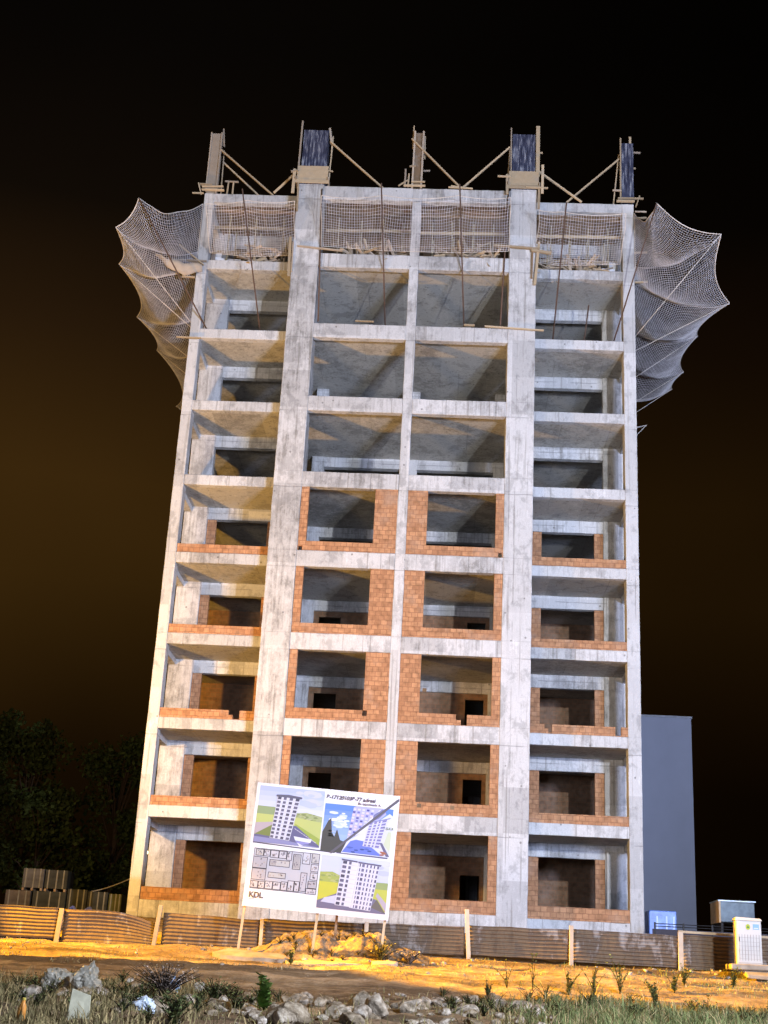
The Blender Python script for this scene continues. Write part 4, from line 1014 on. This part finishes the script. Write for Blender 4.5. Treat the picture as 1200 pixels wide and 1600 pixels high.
fx = [(.35, -20.2, .28, .25, .24, 'big pale boulder with a bluish top in the middle of the verge'),
      (.72, -23.3, .30, .24, .24, 'largest pale boulder in the middle foreground'),
      (-.95, -18.6, .33, .2, .15, 'flat brownish rock left of the middle boulders'),
      (-.45, -25.2, .36, .3, .20, 'broad grey boulder at the bottom edge, left of the middle'),
      (-.05, -22.2, .14, .13, .10, 'small warm rounded rock beside the grey boulder'),
      (.10, -23.8, .20, .17, .14, 'grey lumpy rock just left of the largest boulder'),
      (.42, -25.0, .22, .18, .12, 'low white rock at the bottom edge in the middle'),
      (1.15, -19.0, .34, .22, .16, 'wide pale rock behind the grass right of the middle'),
      (1.75, -17.6, .26, .2, .12, 'low pale rock farther back right of the middle'),
      (2.35, -17.3, .18, .16, .12, 'tan rock beside the two white rocks on the right'),
      (2.85, -17.5, .30, .22, .20, 'tan boulder left of the white rock on the right'),
      (3.28, -18.0, .28, .24, .23, 'white boulder among the grass on the right'),
      (3.55, -19.3, .30, .22, .14, 'pale flat rock below the white boulder on the right'),
      (2.2, -20.3, .34, .2, .12, 'brown flat rock in the grass right of the middle'),
      (-1.9, -19.2, .2, .16, .12, 'small grey rock left of the green plant'),
      (-2.45, -24.8, .30, .24, .16, 'dark brownish rock under the white bag'),
      (-5.6, -21.0, .22, .18, .12, 'grey rock at the left edge of the picture'),
      (-2.0, -26.3, .22, .2, .10, 'pale rock at the bottom edge left of the middle'),
      (4.6, -20.5, .2, .16, .1, 'small pale rock in the right grass'),
      (1.35, -24.2, .22, .16, .10, 'half buried rock right of the largest boulder')]
for i, (x, y, a, b_, c_, lb) in enumerate(fx): rock(x, y, a, b_, c_, lb, i+11)
for i in range(64):
    x = R.uniform(-5.8, 4.0); y = R.uniform(-25.5, -16.8); s_ = R.uniform(.08, .19)
    rock(x, y, s_*1.3, s_, s_*.75, 'broken pale rock of middling size lying between the big boulders and weeds', 700+i, group='middling rocks on the verge', cat='rock', name='rock')
for i in range(150):
    x = R.uniform(-1.8, 3.9) if R.random() < .6 else R.uniform(-6, 7); y = R.uniform(-26, -16.4); s_ = .03+.11*R.random()**1.6
    rock(x, y, s_*1.3, s_, s_*.7, 'fist sized stone scattered among the verge grass', 100+i, group='small stones on the verge', cat='stone', name='stone')
for i in range(70):
    x = R.uniform(-9.5, 10.5); y = R.choice((R.uniform(-10.6, -9.3), R.uniform(-13.6, -9.4))); s_ = R.uniform(.02, .06)
    rock(x, y, s_*1.5, s_, s_*.8, 'small stone on the orange lit track before the fence', 300+i, M_rocky if i % 2 else None, group='small stones on the track', cat='stone', name='stone')

# ---------------------------------------------------------------- grass and weeds
def blades(n, region, hfun, cfun, seed, lean=.6, wid=.008, prob=None):
    r = random.Random(seed); mb = MB(); k = 0
    while k < n:
        x, y = region(r)
        if prob and r.random() > prob(x, y): continue
        h = hfun(x, y, r); z = ground_z(x, y)-.02; a = r.uniform(0, 6.28); l_ = r.gauss(0, lean)*h
        dx, dy = math.cos(a)*l_, math.sin(a)*l_; w = wid*r.uniform(.6, 1.5); b_ = r.uniform(0, 3.14); wx, wy = math.cos(b_)*w, math.sin(b_)*w
        c = cfun(x, y, r)
        p0 = (x-wx, y-wy, z); p1 = (x+wx, y+wy, z); p2 = (x+dx*.4+wx*.7, y+dy*.4+wy*.7, z+h*.6); p3 = (x+dx*.4-wx*.7, y+dy*.4-wy*.7, z+h*.6); p4 = (x+dx, y+dy, z+h*r.uniform(.85, 1))
        mb.poly([p0, p1, p2, p3], c); mb.poly([p3, p2, p4], c); k += 1
    return mb
def dens(x, y):
    n_ = mn.noise(Vector((x*.8, y*.6, 2.2)))*.5+.5
    right = min(1, max(0, (x-2.6)/1.8)); left = .8*min(1, max(0, (-1.4-x)/1.3))
    edge = min(1, max(0, (-16.0-y)/1.8)) if x < 4 else min(1, max(0, (-15.0-y)/1.5))
    return edge*min(1, (.07+right*.95+left*.75)*max(.04, (n_-.22)*2.0))
def gcol(x, y, r):
    if x > 3: b_ = (1.0, 1.25, .95)
    elif x < -1: b_ = (1.15, 1.0, .95)
    else: b_ = (1.3, 1.2, 1.0)
    v_ = r.uniform(.55, 1.5)
    if r.random() < .25: return (2.6*v_, 2.1*v_, 2.2*v_)
    return tuple(q*v_ for q in b_)
gh = lambda x, y, r: (.05+.26*r.random()**2*(1.3 if x > 2.5 else .75))*(1+.8*mn.noise(Vector((x*1.7, y*1.7, 0))))
mb = blades(60000, lambda r: (r.uniform(-7.5, 9.5), r.uniform(-28.5, -14.6)), gh, gcol, 5, prob=dens)
tag(mb.build('grass', M_grass), 'tangled grass and low weeds of the verge', kind='stuff')
mb = blades(5000, lambda r: (r.uniform(-10, 10.5), r.uniform(-14.2, -9.1)), lambda x, y, r: .03+.09*r.random(), gcol, 6, prob=lambda x, y: max(0, mn.noise(Vector((x*.9, y*1.4, 5)))*1.6)+(.25 if x > 6 else .02))
tag(mb.build('grass', M_grass), 'sparse short grass tufts on the lit track', kind='stuff')
def weed(x, y, h, label, seed, n_stem=5, leaf=.06, mat=None, group=None, name='weed', spread=.25, cat='weed', dens_=16, z=None):
    r = random.Random(seed); t = empty(name, (x, y, (ground_z(x, y) if z is None else z)-.02)); tag(t, label, cat, group)
    sm_ = MB(); lm = MB()
    for i in range(n_stem):
        a = r.uniform(0, 6.28); l_ = spread*r.random()*h; hh = h*r.uniform(.6, 1)
        pts = [Vector((math.cos(a)*l_*q*q, math.sin(a)*l_*q*q, hh*q)) for q in (0, .35, .7, 1)]
        sm_.tube(pts, [.008, .006, .005, .002], 4)
        for k in range(dens_):
            q = r.uniform(.12, 1); p = Vector((math.cos(a)*l_*q*q, math.sin(a)*l_*q*q, hh*q)); aa = r.uniform(0, 6.28)
            d_ = Vector((math.cos(aa), math.sin(aa), r.uniform(.0, .9))).normalized()*leaf*r.uniform(.6, 1.4)*(1.2-q*.6); s_ = d_.cross(Vector((0, 0, 1))).normalized()*leaf*.28
            v_ = r.uniform(.7, 1.4); lm.poly([p, p+d_*.5+s_, p+d_, p+d_*.5-s_], (v_, v_, v_))
    sm_.build('stem', mat or M_weed, t); lm.build('leaves', mat or M_weed, t)
    return t
W_ = [(3.25, -14.4, 1.0, 'tall thin weed left of the two in front of the third right fence panel'), (3.8, -14.6, .95, 'tall thin weed close right of the tall left one'), (4.55, -14.9, .65, 'medium weed between the tall weeds on the right verge'), (5.1, -14.8, .75, 'leafy weed standing alone before the fence post on the right'), (5.75, -14.2, 1.0, 'tallest leafy weed on the right verge with pale top'),
      (6.4, -14.8, .5, 'low weed right of the tallest one'), (7.0, -13.9, .5, 'weed on the lit track near the right fence corner'), (2.8, -15.5, .55, 'low weed left of the tall thin weeds'), (7.5, -12.3, .6, 'thin weed before the right wooden fence corner'), (8.6, -12.5, .55, 'thin weed between fence corner and cabinet'), (6.2, -16.2, .55, 'bushy weed at the top of the right grass'), (7.2, -16.4, .6, 'bluish weed at the far right grass')]
for i, (x, y, h, lb) in enumerate(W_): weed(x, y, h*(.8+.35*((i*37) % 7)/6), lb, 40+i, 3 if i < 2 else 9, .085, dens_=20, spread=.55, group='weeds on the right verge')
weed(-1.76, -12.2, .42, 'small dark leafy plant alone on the track before the heap', 60, 8, .10, name='small_plant', cat='plant')
weed(-1.15, -22.6, .62, 'bright green broadleaf plant at the bottom left of the middle', 61, 12, .17, M_fresh, name='leafy_plant', cat='plant', dens_=22)
weed(.33, -10.9, .55, 'yellowish bushy shrub at the right end of the heap', 62, 60, .09, leafm('heap_shrub', (.22, .20, .06)), name='shrub', spread=1.0, cat='shrub', dens_=10)
M_htuft = leafm('heap_tuft', (.24, .20, .07))
for i in range(26):
    x = R.uniform(-2.6, 1.2); y = R.uniform(-11.0, -9.7); pz = float(np.interp(x, [-3.3, -2.7, -2.2, -1.6, -.8, -.2, .3, .7, 1.2, 1.7], [0, .18, .48, .60, .52, .60, .48, .28, .16, 0]))
    weed(x, y, R.uniform(.12, .26), 'small yellowish tuft growing on the soil heap', 500+i, 10, .04, M_htuft, group='tufts on the soil heap', name='tuft', cat='tuft', spread=.9, dens_=7, z=ground_z(x, y)-.05+pz*(math.exp(-((y+9.95)/.55)**2*1.1) if y < -9.95 else 1))
weed(1.05, -10.6, .35, 'dry brown brush right of the yellowish shrub', 63, 50, .07, M_dry, name='dry_bush', spread=1.4, cat='bush', dens_=10)
weed(-3.0, -21.5, .66, 'pale dry thorn bush in the left foreground', 64, 150, .055, M_dry, name='dry_bush', spread=1.15, cat='bush', dens_=26)
weed(-2.2, -21.0, .5, 'greyish low weed right of the pale thorn bush', 65, 40, .08, name='weed', spread=.9, dens_=12)
weed(-1.9, -26.5, .5, 'grey green weed at the bottom edge under the blue bag', 66, 30, .09, name='weed', spread=.9, dens_=12)
for i in range(150):
    right = i % 2
    x = R.uniform(1.8, 8.5) if right else R.uniform(-6, -1.4); y = R.uniform(-21.5, -15.2) if right else R.uniform(-26, -17)
    weed(x, y, R.uniform(.16, .40), 'low leafy weed in the '+('right' if right else 'left')+' verge grass', 200+i, 14, .06, group='low weeds in the '+('right' if right else 'left')+' verge grass', spread=.9, dens_=9)

# ---------------------------------------------------------------- litter
def crumple(x, y, s_, label, seed, mat, name='plastic_bag', up_=.5, st=(1, 1, 1), cat='litter'):
    bm = bmesh.new(); bmesh.ops.create_icosphere(bm, subdivisions=4, radius=s_); o3 = Vector((seed, seed*2.1, 0))
    for v_ in bm.verts:
        p = v_.co/s_
        q = 1+.45*mn.noise(p*1.6+o3)+.30*abs(mn.noise(p*3.5+o3))+.12*mn.noise(p*8+o3)
        v_.co = Vector((v_.co.x*q*st[0], v_.co.y*q*st[1], v_.co.z*q*st[2]))
    me_ = bpy.data.meshes.new(name); bm.to_mesh(me_); bm.free(); me_.materials.append(mat)
    o_ = link(name, me_); o_.location = (x, y, ground_z(x, y)+s_*up_); return tag(o_, label, cat)
M_wbl = simple('white_blue_plastic', (.55, .66, .85), .4, 0, .5, 9)
crumple(-2.62, -25.0, .15, 'crumpled white and blue bag at the bottom left', 1, M_wbl)
crumple(-3.35, -18.6, .14, 'small bright blue bag right of the thorn bush', 2, M_bluepl, up_=1.2, st=(.7, .7, 1.2))
crumple(-4.6, -20.5, .22, 'greyish clear plastic sheet bundle left of the thorn bush', 3, M_plastic, up_=1.0, name='plastic_sheet')
crumple(-5.25, -20.0, .24, 'larger creased plastic sheet at the left beside the other bundle', 4, M_plastic, up_=.9, name='plastic_sheet')
crumple(-5.0, -18.6, .18, 'upright plastic sheet standing behind the other two at the left', 5, M_plastic, up_=1.2, name='plastic_sheet', st=(.8, .6, 1.3))
crumple(-5.9, -23.2, .2, 'torn grey plastic at the left picture edge', 6, M_plastic, up_=.9, name='plastic_sheet', st=(1.6, .8, .6))
crumple(-2.9, -18.3, .12, 'small grey plastic scrap right of the blue bag', 7, M_plastic, up_=1.0)
o = MB().hexa([(-.14, 0, 0), (.16, .03, 0), (.16, .05, .0), (-.14, .02, 0), (-.10, -.02, .42), (.14, .06, .34), (.14, .08, .34), (-.10, 0, .42)]).build('board_scrap', simple('grey_card', (.42, .43, .36), .8), None, bevel=.004)
o.location = (-3.2, -26.6, ground_z(-3.2, -26.6)-.03); tag(o, 'grey upright scrap of board at the bottom left', 'board')
t = empty('bottle', (-3.85, -27.0, ground_z(-3.85, -27.0)), (.1, .1, 0)); tag(t, 'orange plastic bottle at the bottom left corner', 'bottle')
M_or = simple('orange_plastic', (.62, .28, .07), .35)
MB().tube([(0, 0, 0), (0, 0, .02), (0, 0, .16), (0, 0, .22), (0, 0, .26)], [.05, .06, .06, .03, .02], 14).build('body', M_or, t, smooth=True)
MB().tube([(0, 0, .262), (0, 0, .29)], .024, 12).build('cap', simple('yellow_cap', (.6, .5, .12), .4), t)
